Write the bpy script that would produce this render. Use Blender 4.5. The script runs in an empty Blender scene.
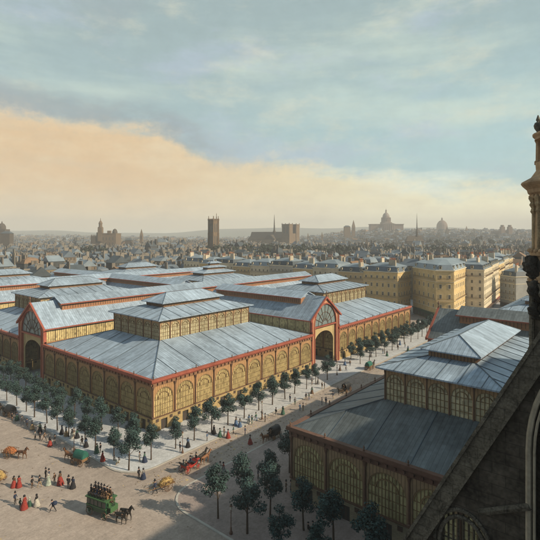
import bpy, math, random
from mathutils import Vector, Matrix
R = math.radians
rnd = random.Random(7)
S = bpy.context.scene
COL = S.collection
# ------------------------------------------------------------------ frame of the place
# +X runs along the market street (away, to the right), +Y away to the left; ground z = 0
H = 40.0; F = 460.0
FW = (math.cos(R(39.8)), math.sin(R(39.8)))
RT = (FW[1], -FW[0])
def at(px, py, z=0.0):
    """point at height z seen at that place of the reference: a surveyed position on the ground"""
    d = (H - z) * F / (py - 236.0)
    l = (px - 270.0) / F * d
    return (FW[0]*d + RT[0]*l, FW[1]*d + RT[1]*l)
def dl(px, d):
    l = (px - 270.0) / F * d
    return (FW[0]*d + RT[0]*l, FW[1]*d + RT[1]*l)
def cam_of(x, y):
    return (x*FW[0] + y*FW[1], x*RT[0] + y*RT[1])
def ss(a, b, x):
    t = max(0.0, min(1.0, (x-a)/(b-a))); return t*t*(3-2*t)
def terrain(x, y):
    d, l = cam_of(x, y)
    if d < 500: return 0.0
    t = l / d
    z = 38*ss(900, 1900, d)*ss(0.02, 0.24, t)
    z += 14*ss(900, 2200, d)*ss(-0.1, -0.6, t)
    n = math.sin(x*.0013+1.3)*math.cos(y*.0011) + .5*math.sin(x*.0031+y*.0027)
    z += ss(3000, 4900, d)*(78 + 22*n + 20*math.sin(t*6.5+.8) + 11*math.sin(t*15+2.2) + 5*math.sin(t*37))
    z += 16*ss(2600, 4600, d)*(1+math.sin(t*9+.6))*.5
    return z

# ------------------------------------------------------------------ materials
MATS = {}
def nodes(m):
    m.use_nodes = True
    return m.node_tree, m.node_tree.nodes['Principled BSDF']
def mat(name, col, rough=.8, var=.18, scale=.6, metal=0.0, kind=None, bump=.0, fine=6.0):
    """procedural: base colour broken up by two noises; kind = seams | brick | ashlar | slats"""
    if name in MATS: return MATS[name]
    m = bpy.data.materials.new(name); nt, b = nodes(m); N = nt.nodes; L = nt.links
    tc = N.new('ShaderNodeTexCoord')
    n1 = N.new('ShaderNodeTexNoise'); n1.inputs['Scale'].default_value = scale; n1.inputs['Detail'].default_value = 6
    n2 = N.new('ShaderNodeTexNoise'); n2.inputs['Scale'].default_value = scale*fine; n2.inputs['Detail'].default_value = 3
    oi = N.new('ShaderNodeObjectInfo'); sh = N.new('ShaderNodeVectorMath'); sh.operation = 'ADD'; L.new(tc.outputs['Object'], sh.inputs[0])
    sm = N.new('ShaderNodeMath'); sm.operation = 'MULTIPLY'; L.new(oi.outputs['Random'], sm.inputs[0]); sm.inputs[1].default_value = 60; L.new(sm.outputs[0], sh.inputs[1])
    L.new(sh.outputs[0], n1.inputs['Vector']); L.new(sh.outputs[0], n2.inputs['Vector'])
    def math_(op, a, bb, c=None):
        q = N.new('ShaderNodeMath'); q.operation = op
        for i, v in enumerate((a, bb, c)):
            if v is None: continue
            if isinstance(v, (int, float)): q.inputs[i].default_value = v
            else: L.new(v, q.inputs[i])
        return q.outputs[0]
    s = math_('ADD', math_('MULTIPLY', n1.outputs['Fac'], 1.2), math_('MULTIPLY', n2.outputs['Fac'], .8))
    f = math_('MULTIPLY_ADD', math_('SUBTRACT', s, 1.0), var*2.6, 1.0)
    f = math_('MULTIPLY', f, math_('MULTIPLY_ADD', oi.outputs['Random'], .24, .88))
    if kind:
        sp = N.new('ShaderNodeSeparateXYZ'); L.new(tc.outputs['Object'], sp.inputs[0])
        sn = N.new('ShaderNodeSeparateXYZ'); L.new(tc.outputs['Normal'], sn.inputs[0])
        ax = math_('ABSOLUTE', sn.outputs[0], None); ay = math_('ABSOLUTE', sn.outputs[1], None)
        pick = math_('GREATER_THAN', ax, ay)
        u = math_('ADD', math_('MULTIPLY', sp.outputs[1], pick), math_('MULTIPLY', sp.outputs[0], math_('SUBTRACT', 1.0, pick)))
        if kind == 'road':
            mp = N.new('ShaderNodeMapping'); mp.inputs['Scale'].default_value = (.035, .9, 1); L.new(tc.outputs['Object'], mp.inputs[0])
            n3 = N.new('ShaderNodeTexNoise'); n3.inputs['Scale'].default_value = 1.4; n3.inputs['Detail'].default_value = 5; L.new(mp.outputs[0], n3.inputs['Vector'])
            n4 = N.new('ShaderNodeTexNoise'); n4.inputs['Scale'].default_value = .5; n4.inputs['Detail'].default_value = 8; n4.inputs['Roughness'].default_value = .7; L.new(tc.outputs['Object'], n4.inputs['Vector'])
            f = math_('MULTIPLY', f, math_('MULTIPLY_ADD', math_('SUBTRACT', n3.outputs['Fac'], .5), .35, 1.0))
            f = math_('MULTIPLY', f, math_('MULTIPLY_ADD', math_('SUBTRACT', n4.outputs['Fac'], .5), .9, 1.0))
            n7 = N.new('ShaderNodeTexNoise'); n7.inputs['Scale'].default_value = 3.2; n7.inputs['Detail'].default_value = 4; n7.inputs['Roughness'].default_value = .8; L.new(tc.outputs['Object'], n7.inputs['Vector'])
            f = math_('MULTIPLY', f, math_('MULTIPLY_ADD', math_('SUBTRACT', n7.outputs['Fac'], .5), 1.1, 1.0))
        elif kind == 'seams':
            fr = math_('FRACT', math_('MULTIPLY', u, 1/.62), None)
            line = math_('LESS_THAN', fr, .13)
            cell = math_('FLOOR', math_('MULTIPLY', u, 1/.62), None)
            wn = N.new('ShaderNodeTexWhiteNoise'); wn.noise_dimensions = '2D'
            cb = N.new('ShaderNodeCombineXYZ'); L.new(cell, cb.inputs[0])
            L.new(math_('FLOOR', math_('MULTIPLY', sp.outputs[2], 1.6), None), cb.inputs[1]); L.new(cb.outputs[0], wn.inputs['Vector'])
            f = math_('MULTIPLY', f, math_('MULTIPLY_ADD', wn.outputs['Value'], .24, .88))
            f = math_('MULTIPLY', f, math_('MULTIPLY_ADD', line, -.35, 1.0))
            vv = math_('ADD', math_('MULTIPLY', sp.outputs[0], pick), math_('MULTIPLY', sp.outputs[1], math_('SUBTRACT', 1.0, pick)))
            c2 = N.new('ShaderNodeCombineXYZ'); L.new(math_('MULTIPLY', u, 1.1), c2.inputs[0]); L.new(math_('MULTIPLY', vv, .1), c2.inputs[1]); L.new(math_('MULTIPLY', oi.outputs['Random'], 40.0), c2.inputs[2])
            ns = N.new('ShaderNodeTexNoise'); ns.inputs['Scale'].default_value = 1.3; ns.inputs['Detail'].default_value = 6; ns.inputs['Roughness'].default_value = .65; L.new(c2.outputs[0], ns.inputs['Vector'])
            f = math_('MULTIPLY', f, math_('MULTIPLY_ADD', math_('SUBTRACT', ns.outputs['Fac'], .5), 1.3, 1.0))
        elif kind == 'panes':
            wn = N.new('ShaderNodeTexWhiteNoise'); wn.noise_dimensions = '3D'; cb = N.new('ShaderNodeCombineXYZ')
            L.new(math_('FLOOR', math_('MULTIPLY', u, 2.2), None), cb.inputs[0]); L.new(math_('FLOOR', math_('MULTIPLY', sp.outputs[2], 1.6), None), cb.inputs[1]); L.new(oi.outputs['Random'], cb.inputs[2])
            L.new(cb.outputs[0], wn.inputs['Vector'])
            f = math_('MULTIPLY', f, math_('MULTIPLY_ADD', math_('POWER', wn.outputs['Value'], 3.0), -.55, 1.08))
        elif kind == 'slats':
            fr = math_('FRACT', math_('MULTIPLY', u, 1/.5), None)
            f = math_('MULTIPLY', f, math_('MULTIPLY_ADD', math_('LESS_THAN', fr, .25), -.45, 1.0))
        else:
            bt = N.new('ShaderNodeTexBrick'); cb = N.new('ShaderNodeCombineXYZ')
            L.new(u, cb.inputs[0]); L.new(sp.outputs[2], cb.inputs[1]); L.new(cb.outputs[0], bt.inputs['Vector'])
            bw, bh = (.5, .16) if kind == 'brick' else (1.1, .5)
            bt.inputs['Scale'].default_value = 1; bt.inputs['Brick Width'].default_value = bw; bt.inputs['Row Height'].default_value = bh
            bt.inputs['Mortar Size'].default_value = .02
            bt.inputs['Color1'].default_value = (1, 1, 1, 1); bt.inputs['Color2'].default_value = (.78, .78, .78, 1); bt.inputs['Mortar'].default_value = (.6, .6, .6, 1)
            f = math_('MULTIPLY', f, bt.outputs['Color'])
    mx = N.new('ShaderNodeVectorMath'); mx.operation = 'SCALE'
    mx.inputs[0].default_value = col[:3]; L.new(f, mx.inputs['Scale'])
    L.new(mx.outputs[0], b.inputs['Base Color'])
    b.inputs['Roughness'].default_value = rough; b.inputs['Metallic'].default_value = metal
    b.inputs['Specular IOR Level'].default_value = .35
    if bump:
        bp = N.new('ShaderNodeBump'); bp.inputs['Strength'].default_value = bump; bp.inputs['Distance'].default_value = .05
        L.new(f, bp.inputs['Height']); L.new(bp.outputs[0], b.inputs['Normal'])
    MATS[name] = m
    return m
ZINC = mat('zinc_roof', (.27, .35, .44), .5, .3, .1, .0, 'seams', .3, 9)
ZINC2 = mat('shaded_zinc_roof', (.1, .12, .13), .55, .4, .15, .0, 'seams', .3, 9)  # darker copy of the zinc; the roof's shade is put into the colour
RIB = mat('dark_roof_rib', (.08, .11, .14), .5, .1)
BRICK = mat('ochre_brick', (.46, .34, .16), .9, .22, .25, kind='brick')
SPAN = mat('russet_ironwork_panel', (.36, .21, .1), .8, .2, .4, kind='slats')
CORN = mat('red_cornice_paint', (.3, .085, .055), .6, .25, .5)
FRZ = mat('brown_frieze_paint', (.24, .13, .075), .7, .25, .5)
DCORN = mat('shaded_brown_cornice', (.13, .07, .05), .7, .25, .5); DSPAN = mat('olive_brown_panel', (.24, .17, .1), .8, .25, .4, kind='slats'); DPANE = mat('dull_olive_glass', (.42, .38, .2), .3, .35, .35, kind='panes'); DBRICK = mat('grey_olive_brick', (.25, .22, .15), .9, .22, .25, kind='brick')  # browner, duller set for the foreground pavilion, its shade partly painted into the colours
IRON = mat('brown_cast_iron', (.13, .075, .05), .55, .15)
PANE = mat('cream_louvre_glass', (.55, .45, .22), .3, .35, .35, kind='panes')
PANE2 = mat('pale_lantern_glass', (.5, .46, .3), .3, .25, .4, kind='panes')
BARS = mat('glazing_bar_paint', (.2, .14, .07), .6, .15)
DARKO = mat('dark_door_wood', (.05, .045, .04), .7, .2)
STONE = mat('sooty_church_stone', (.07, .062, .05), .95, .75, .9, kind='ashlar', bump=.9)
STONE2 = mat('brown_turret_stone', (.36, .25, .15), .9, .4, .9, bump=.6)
COPE = mat('grey_coping_stone', (.13, .12, .095), .95, .75, 1.6, kind='ashlar', bump=.9)
ROAD = mat('dusty_road', (.37, .315, .275), .95, .16, .05, kind='road', fine=25)
PAVE = mat('pale_pavement', (.4, .42, .44), .95, .14, .1, kind='road', fine=20)
KERB = mat('kerb_stone', (.36, .35, .32), .9, .15, .5)
EARTH = mat('city_ground', (.2, .19, .17), .95, .2, .01)
HILL = mat('hill_green', (.1, .13, .1), .95, .3, .002)
TRUNK = mat('tree_bark', (.07, .05, .035), .9, .3, 3)
SKIN = mat('skin_tone', (.5, .3, .21), .6, .05)
def leafmat(name, c):
    m = mat(name, c, .8, .5, .7); return m
LEAF = [leafmat('plane_leaf', (.035, .072, .068)), leafmat('chestnut_leaf', (.022, .048, .046)), leafmat('far_leaf', (.03, .045, .032))]
LIME = [mat('warm_limestone', (.6, .45, .22), .9, .25, .12), mat('pale_limestone', (.55, .49, .36), .9, .25, .12),
        mat('grey_render', (.4, .38, .33), .9, .18, .15), mat('ochre_render', (.5, .38, .21), .9, .15, .15),
        mat('dull_render', (.27, .27, .25), .9, .2, .15)]
SLATE = [mat('blue_slate', (.11, .145, .18), .6, .25, .2), mat('grey_slate', (.06, .08, .095), .6, .25, .2),
         mat('zinc_house_roof', (.19, .24, .28), .5, .2, .2), mat('brown_tiles', (.2, .13, .08), .85, .3, .2)]
CHIM = mat('chimney_plaster', (.45, .4, .31), .9, .25, .3)
CITY = [mat('old_city_plaster_'+n_, c_, .9, .25, .1) for n_, c_ in (('warm',(.25,.2,.13)),('cream',(.29,.27,.22)),('grey',(.13,.145,.15)),('ochre',(.16,.125,.09)),('dull',(.065,.075,.08)))]
WIN = mat('dark_window_glass', (.07, .068, .06), .25, .2)
TRIM = mat('pale_stone_trim', (.62, .55, .4), .85, .12)
MONU = mat('weathered_monument_stone', (.17, .12, .075), .9, .25, .05)
MONUD = mat('dark_monument_stone', (.08, .065, .05), .9, .25, .05)
MONUP = mat('rosy_monument_stone', (.18, .13, .1), .9, .2, .03)

# ------------------------------------------------------------------ mesh builder
class MB:
    def __init__(s): s.v = []; s.f = []; s.m = []
    def add(s, vs, fs, mi=0):
        n = len(s.v); s.v += [tuple(p) for p in vs]
        for f in fs: s.f.append([n+i for i in f]); s.m.append(mi)
    def box(s, x0, y0, z0, x1, y1, z1, mi=0):
        s.add([(x0,y0,z0),(x1,y0,z0),(x1,y1,z0),(x0,y1,z0),(x0,y0,z1),(x1,y0,z1),(x1,y1,z1),(x0,y1,z1)],
              [(0,3,2,1),(4,5,6,7),(0,1,5,4),(1,2,6,5),(2,3,7,6),(3,0,4,7)], mi)
    def poly(s, pts, mi=0): s.add(pts, [list(range(len(pts)))], mi)
    def prism(s, poly, z0, z1, mi=0, top=None):
        n = len(poly)
        zt = z1
        vs = [(p[0],p[1],z0) for p in poly] + [(p[0],p[1],zt) for p in (top or poly)]
        fs = [(i,(i+1)%n,n+(i+1)%n,n+i) for i in range(n)] + [list(range(n))[::-1], list(range(n,2*n))]
        s.add(vs, fs, mi)
    def tube(s, a, b, r0, r1=None, n=6, mi=0):
        r1 = r0 if r1 is None else r1
        a = Vector(a); b = Vector(b); d = (b-a).normalized()
        u = d.orthogonal().normalized(); w = d.cross(u)
        vs = []
        for p, r in ((a, r0), (b, r1)):
            for i in range(n):
                t = 2*math.pi*i/n; vs.append(p + (u*math.cos(t)+w*math.sin(t))*r)
        s.add(vs, [(i,(i+1)%n,n+(i+1)%n,n+i) for i in range(n)] + [list(range(n))[::-1], list(range(n,2*n))], mi)
    def lathe(s, prof, c=(0,0), n=10, mi=0, ph=0, sx=1, sy=1):
        vs = []; k = len(prof)
        for r, z in prof:
            for i in range(n):
                t = 2*math.pi*i/n+ph; vs.append((c[0]+r*sx*math.cos(t), c[1]+r*sy*math.sin(t), z))
        fs = [(j*n+i, j*n+(i+1)%n, (j+1)*n+(i+1)%n, (j+1)*n+i) for j in range(k-1) for i in range(n)]
        fs += [list(range(n))[::-1], list(range((k-1)*n, k*n))]
        s.add(vs, fs, mi)
    def mesh(s, name, mats, smooth=False):
        me = bpy.data.meshes.new(name); me.from_pydata(s.v, [], s.f)
        for m in mats: me.materials.append(m)
        me.polygons.foreach_set('material_index', s.m)
        if smooth: me.polygons.foreach_set('use_smooth', [True]*len(s.f))
        me.update(); return me
    def build(s, name, mats, parent=None, smooth=False, loc=(0,0,0)):
        if not isinstance(mats, (list, tuple)): mats = [mats]
        return put(name, s.mesh(name, mats, smooth), parent, loc)
def put(name, me, parent=None, loc=(0,0,0), rz=0, sc=None):
    o = bpy.data.objects.new(name, me); COL.objects.link(o)
    o.parent = parent; o.location = loc; o.rotation_euler = (0,0,rz)
    if sc: o.scale = sc
    return o
def tag(o, label=None, cat=None, group=None, kind=None):
    if label: o['label'] = label
    if cat: o['category'] = cat
    if group: o['group'] = group
    if kind: o['kind'] = kind
    return o
def thing(name, label, cat, loc=(0,0,0), rz=0, group=None):
    o = bpy.data.objects.new(name, None); COL.objects.link(o)
    o.location = loc; o.rotation_euler = (0,0,rz); o.empty_display_size = .5
    return tag(o, label, cat, group)
CH = {}
def dup(root, loc, rz, label=None, group=None, sc=None):
    r = root.copy(); COL.objects.link(r); r.location = loc; r.rotation_euler = (0,0,rz)
    if sc: r.scale = sc
    if label: r['label'] = label
    if group: r['group'] = group
    for ch in [o for o in root.children]:
        c = ch.copy(); COL.objects.link(c); c.parent = r
        for g in [o for o in ch.children]:
            k = g.copy(); COL.objects.link(k); k.parent = c
    return r
ORD = ['first','second','third','fourth','fifth','sixth','seventh','eighth','ninth','tenth','eleventh','twelfth','thirteenth',
       'fourteenth','fifteenth','sixteenth','seventeenth','eighteenth','nineteenth','twentieth','twenty-first','twenty-second',
       'twenty-third','twenty-fourth','twenty-fifth','twenty-sixth']

# ------------------------------------------------------------------ camera, light, sky
cd = bpy.data.cameras.new('camera'); cam = bpy.data.objects.new('camera', cd); COL.objects.link(cam)
cam.location = (0, 0, H); cam.rotation_euler = (R(90), 0, R(39.8-90))
cd.sensor_width = 36; cd.lens = 36*F/540; cd.shift_y = -34/540; cd.clip_end = 30000; cd.clip_start = .5
S.camera = cam
EL = 32.0
ts = Vector((RT[0]*.93 - FW[0]*.37, RT[1]*.93 - FW[1]*.37, 0)).normalized()   # horizontal direction to the sun
tosun = Vector((ts.x*math.cos(R(EL)), ts.y*math.cos(R(EL)), math.sin(R(EL))))
ld = bpy.data.lights.new('sun', 'SUN'); ld.energy = 5.0; ld.angle = R(.6); ld.color = (1, .83, .6)
lo = bpy.data.objects.new('sun', ld); COL.objects.link(lo)
lo.rotation_euler = tosun.to_track_quat('Z', 'Y').to_euler(); lo.location = (0, -50, 120)

def build_world():
    w = bpy.data.worlds.new('World'); S.world = w; w.use_nodes = True
    nt = w.node_tree; N = nt.nodes; L = nt.links; bg = N['Background']; bg.inputs['Strength'].default_value = .1
    sky = N.new('ShaderNodeTexSky'); sky.sky_type = 'NISHITA'; sky.sun_disc = False
    sky.sun_elevation = R(EL); sky.sun_rotation = math.atan2(tosun.x, tosun.y); sky.air_density = 1.2; sky.dust_density = 2.5
    tc = N.new('ShaderNodeTexCoord')
    def M(op, a, b=None, c=None, clamp=False):
        q = N.new('ShaderNodeMath'); q.operation = op; q.use_clamp = clamp
        for i, v in enumerate((a, b, c)):
            if v is None: continue
            if isinstance(v, (int, float)): q.inputs[i].default_value = v
            else: L.new(v, q.inputs[i])
        return q.outputs[0]
    def dot(v):
        q = N.new('ShaderNodeVectorMath'); q.operation = 'DOT_PRODUCT'; L.new(tc.outputs['Generated'], q.inputs[0]); q.inputs[1].default_value = v
        return q.outputs['Value']
    fw = dot((FW[0], FW[1], 0)); rt = dot((RT[0], RT[1], 0)); up = dot((0, 0, 1))
    az = M('ARCTAN2', rt, fw)            # bearing from the street's vista, in radians
    hor = M('SQRT', M('ADD', M('MULTIPLY', fw, fw), M('MULTIPLY', rt, rt)))
    te = M('DIVIDE', up, M('MAXIMUM', hor, .02))   # tangent of elevation
    def noise(sx, sy, sc, det=6, off=0.0, rough=.55):
        cb = N.new('ShaderNodeCombineXYZ'); L.new(M('MULTIPLY', az, sx), cb.inputs[0]); L.new(M('MULTIPLY', te, sy), cb.inputs[1]); cb.inputs[2].default_value = off
        n = N.new('ShaderNodeTexNoise'); n.inputs['Scale'].default_value = sc; n.inputs['Detail'].default_value = det; n.inputs['Roughness'].default_value = rough
        L.new(cb.outputs[0], n.inputs['Vector']); return n.outputs['Fac']
    def smooth(v, a, b):
        q = N.new('ShaderNodeMapRange'); q.interpolation_type = 'SMOOTHSTEP'; L.new(v, q.inputs['Value'])
        q.inputs['From Min'].default_value = a; q.inputs['From Max'].default_value = b; return q.outputs['Result']
    def mix(f, a, b):
        q = N.new('ShaderNodeMix'); q.data_type = 'RGBA'
        if isinstance(f, (int, float)): q.inputs['Factor'].default_value = f
        else: L.new(f, q.inputs['Factor'])
        for i, v in ((6, a), (7, b)):
            if isinstance(v, tuple): q.inputs[i].default_value = (*[c*10 for c in v], 1)
            else: L.new(v, q.inputs[i])
        return q.outputs[2]
    n1 = noise(1.0, 1.6, 3.2, 7); n2 = noise(1, 3.2, 7, 7, 4.0); n3 = noise(1, 4.5, 2.2, 6, 9.0); n4 = noise(1, 1.2, 24, 5, 2.0, .7)
    # high sky: teal blue thinning to grey at the top, veils of thin cloud
    base = mix(smooth(te, .1, .5), (.40, .60, .62), (.34, .45, .45))
    base = mix(smooth(te, .62, 1.6), base, (.18, .25, .3))  # unseen overhead sky darkened to weaken the ambient light
    base = mix(M('MULTIPLY', smooth(az, .45, -.3), .45), base, (.33, .42, .42))
    base = mix(.12, base, sky.outputs[0])
    n5 = noise(1.3, 3.4, 2.6, 8, 17.0, .62); n6 = noise(1.1, 2.4, 4.6, 8, 31.0, .66)
    base = mix(M('MULTIPLY', smooth(n3, .45, .72), .55), base, (.60, .70, .60))
    base = mix(M('MULTIPLY', smooth(n5, .5, .7), .55), base, (.42, .50, .60))
    base = mix(M('MULTIPLY', smooth(n6, .5, .72), .45), base, (.66, .66, .52))
    base = mix(M('MULTIPLY', M('MULTIPLY', smooth(n1, .5, .66), smooth(az, .1, -.3)), .5), base, (.31, .37, .40))
    # warm bank: its top edge drops from left to right
    edge = M('MULTIPLY_ADD', smooth(az, -.3, -.08), -.08, .238)
    edge = M('MULTIPLY_ADD', smooth(az, -.08, .6), -.075, edge)
    edge = M('MULTIPLY_ADD', M('SUBTRACT', n1, .5), .09, edge)
    edge = M('MULTIPLY_ADD', M('SUBTRACT', n2, .5), .07, edge)
    edge = M('MULTIPLY_ADD', M('SUBTRACT', n4, .5), .05, edge)
    dd = M('SUBTRACT', edge, te)
    warm = mix(smooth(az, -.35, .5), (.70, .50, .29), (.84, .82, .53))
    warm = mix(smooth(te, .13, .0), warm, mix(smooth(az, -.4, .35), (.9, .74, .47), (1.05, .98, .68)))
    warm = mix(M('MULTIPLY', smooth(n2, .45, .7), .35), warm, (.6, .5, .36))
    warm = mix(M('MULTIPLY', smooth(n6, .42, .68), .4), warm, (.8, .7, .48))
    out = mix(smooth(M('MULTIPLY_ADD', M('SUBTRACT', n6, .5), .09, dd), -.022, .03), base, warm)
    # grey-blue rim of cloud standing over the left bank, pale streaks on the right
    rim = M('MULTIPLY', M('MULTIPLY', smooth(dd, -.075, -.03), smooth(dd, .02, -.015)), smooth(az, .0, -.2))
    out = mix(M('MULTIPLY', M('MULTIPLY', rim, smooth(n6, .35, .6)), .75), out, (.27, .33, .36))
    st = M('MULTIPLY', smooth(n3, .44, .66), M('MULTIPLY', smooth(dd, -.06, -.01), smooth(dd, .05, .0)))
    out = mix(M('MULTIPLY', M('MULTIPLY', st, smooth(az, -.1, .2)), .7), out, (.85, .92, .8))
    out = mix(smooth(te, .022, -.01), out, (.8, .86, .76))
    out = mix(smooth(fw, .25, -.35), out, (.2, .26, .31))  # unseen sky behind the camera darkened so that shadows deepen
    g = N.new('ShaderNodeVectorMath'); g.operation = 'SCALE'; L.new(out, g.inputs[0]); L.new(M('MULTIPLY_ADD', n4, .22, .89), g.inputs['Scale'])
    L.new(g.outputs[0], bg.inputs['Color'])
build_world()
S.view_settings.view_transform = 'Standard'; S.view_settings.look = 'None'; S.view_settings.gamma = 1
S.view_settings.exposure = 0.2; S.view_settings.use_curve_mapping = False
S.render.engine = 'CYCLES'; S.cycles.max_bounces = 5; S.cycles.volume_bounces = 0; S.cycles.use_denoising = True
S.cycles.volume_step_rate = 4

# ------------------------------------------------------------------ ground
def ground():
    mb = MB()
    import bisect
    ds = [-400, -100, 0, 300, 500] + [500+60*i for i in range(1, 34)] + [2480+160*i for i in range(1, 17)]
    ts_ = [-1.0+2.0*i/70 for i in range(71)]
    vs = []
    for d in ds:
        for t in ts_:
            w = max(d, 700); l = t*w
            x = FW[0]*d+RT[0]*l; y = FW[1]*d+RT[1]*l
            vs.append((x, y, terrain(x, y)))
    n = len(ts_); fs = []; mi = []
    for i in range(len(ds)-1):
        for j in range(n-1):
            mb.f.append([i*n+j, i*n+j+1, (i+1)*n+j+1, (i+1)*n+j]); mb.m.append(1 if ds[i] > 2700 else 0)
    mb.v = vs
    tag(mb.build('ground', [EARTH, HILL]), kind='structure')
ground()
def rounded(x0, y0, x1, y1, r, corners=(1,1,1,1), n=7):
    """counter-clockwise outline, corner order: (x0,y0) (x1,y0) (x1,y1) (x0,y1)"""
    out = []
    for k, (cx, cy, a) in enumerate(((x0+r, y0+r, 180), (x1-r, y0+r, 270), (x1-r, y1-r, 0), (x0+r, y1-r, 90))):
        if not corners[k]:
            out.append(((x0,y0),(x1,y0),(x1,y1),(x0,y1))[k]); continue
        for i in range(n+1):
            t = R(a+90*i/n); out.append((cx+r*math.cos(t), cy+r*math.sin(t)))
    return out
mb = MB(); mb.poly([(-150,-120,.004),(330,-120,.004),(330,330,.004),(-150,330,.004)]); tag(mb.build('road', ROAD), kind='structure')
def pavement(x0, y0, x1, y1, r, m=PAVE):
    o = rounded(x0, y0, x1, y1, r); i = rounded(x0+.35, y0+.35, x1-.35, y1-.35, r-.35)
    k = MB(); k.prism(o, 0, .13); tag(k.build('kerb', KERB), kind='structure')
    k = MB(); k.prism(i, .05, .135); tag(k.build('pavement', m), kind='structure')
pavement(43, 66, 196, 262, 5.5)
pavement(43, -60, 196, 57.5, 5.5, mat('shaded_pavement', (.24, .2, .185), .95, .16, .08, kind='road', fine=24))  # browner than the other pavement: the church's shadow is painted into its colour
pavement(208, 94, 300, 262, 2)
pavement(205, 20, 300, 84, 2)

# ------------------------------------------------------------------ pavilions
def side_T(rot):
    c, s_ = math.cos(rot), math.sin(rot)
    return lambda u, o, z, off: ((u)*c - (-(off+o))*s_, (u)*s_ + (-(off+o))*c, z)
def tbox(mb, T, off, u0, u1, o0, o1, z0, z1, mi=0):
    p = [T(u, o, z, off) for z in (z0, z1) for (u, o) in ((u0,o1),(u1,o1),(u1,o0),(u0,o0))]
    mb.add(p, [(0,3,2,1),(4,5,6,7),(0,1,5,4),(1,2,6,5),(2,3,7,6),(3,0,4,7)], mi)
WC = {}
def window_mesh(w, z0, zs, zt, nb, pane, name='window', ring=True):
    """arched window in its own frame: x along wall, -y outwards; w clear width, zs springing, zt crown"""
    key = (round(w,2), z0, zs, zt, nb, pane.name)
    if key in WC: return WC[key]
    mb = MB(); a = w/2
    arc = [(a*math.cos(math.pi*i/12), zs+(zt-zs)*math.sin(math.pi*i/12)) for i in range(13)]
    pl = [(-a, z0), (a, z0)] + arc
    mb.poly([(x, .2, z) for x, z in pl], 0)
    def top(x): return zs+(zt-zs)*math.sqrt(max(0, 1-(x/a)**2))
    for i in range(1, nb):
        x = -a+2*a*i/nb
        mb.box(x-.045, .1, z0, x+.045, .19, top(x)-.02, 1)
    for z in ([z0+(zs-z0)*q for q in (.33, .66, 1.0)]):
        mb.box(-a, .13, z-.05, a, .18, z+.05, 1)
    if ring:
        for r0, r1 in ((1.0, .93), (.62, .55)):
            for i in range(12):
                t0, t1 = math.pi*i/12, math.pi*(i+1)/12
                q = [(a*r*math.cos(t), zs+(zt-zs)*r*math.sin(t)) for r, t in ((r0,t0),(r0,t1),(r1,t1),(r1,t0))]
                mb.add([(x, .06, z) for x, z in q] + [(x, .2, z) for x, z in q], [(0,1,2,3),(0,4,5,1),(2,6,7,3),(1,5,6,2),(3,7,4,0)], 1)
    WC[key] = mb.mesh(name, [pane, BARS]); return WC[key]
def spandrel(mb, T, off, uc, w, a, zs, zt, z0, ztop, dep=.28, mi=0):
    """wall of one bay with an arched opening"""
    n = 12
    arc = [(uc+a*math.cos(math.pi*i/n), zs+(zt-zs)*math.sin(math.pi*i/n)) for i in range(n+1)]
    for i in range(n):
        (x0, q0), (x1, q1) = arc[i], arc[i+1]
        mb.add([T(x0,0,q0,off),T(x0,0,ztop,off),T(x1,0,ztop,off),T(x1,0,q1,off)], [(0,1,2,3)], mi)
        mb.add([T(x0,0,q0,off),T(x1,0,q1,off),T(x1,-dep,q1,off),T(x0,-dep,q0,off)], [(0,1,2,3)], mi)
    for sgn in (-1, 1):
        xa, xb = uc+sgn*a, uc+sgn*w/2
        mb.add([T(xa,0,z0,off),T(xb,0,z0,off),T(xb,0,ztop,off),T(xa,0,ztop,off)], [(0,1,2,3)], mi)
        mb.add([T(xa,0,z0,off),T(xa,0,zs,off),T(xa,-dep,zs,off),T(xa,-dep,z0,off)], [(0,1,2,3)], mi)
CC = {}
def column_mesh(z0, z1, r, cap=True):
    k = (z0, z1, r)
    if k not in CC:
        mb = MB(); mb.lathe([(r*1.7,z0),(r*1.7,z0+.3),(r,z0+.4),(r*.85,z1-.7),(r*1.1,z1-.6),(r*1.9,z1-.1),(r*1.9,z1)], n=8)
        CC[k] = mb.mesh('column', [IRON], False)
    return CC[k]
fin = MB(); fin.lathe([(.14,0),(.14,.2),(.05,.25),(.15,.42),(.08,.6),(.02,.75)], n=6); FINIAL = fin.mesh('finial', [IRON])
def frustum(mb, a, b, z0, z1, mi=0, th=.12):
    (x0, y0), (x1, y1) = a, b
    lo_ = [(-x0,-y0,z0),(x0,-y0,z0),(x0,y0,z0),(-x0,y0,z0)]; hi = [(-x1,-y1,z1),(x1,-y1,z1),(x1,y1,z1),(-x1,y1,z1)]
    mb.add(lo_+hi, [(0,1,5,4),(1,2,6,5),(2,3,7,6),(3,0,4,7)], mi)
    e = [(p[0],p[1],p[2]-th) for p in lo_]
    mb.add(lo_+e, [(0,4,5,1),(1,5,6,2),(2,6,7,3),(3,7,4,0),(4,7,6,5)], mi)
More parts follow.
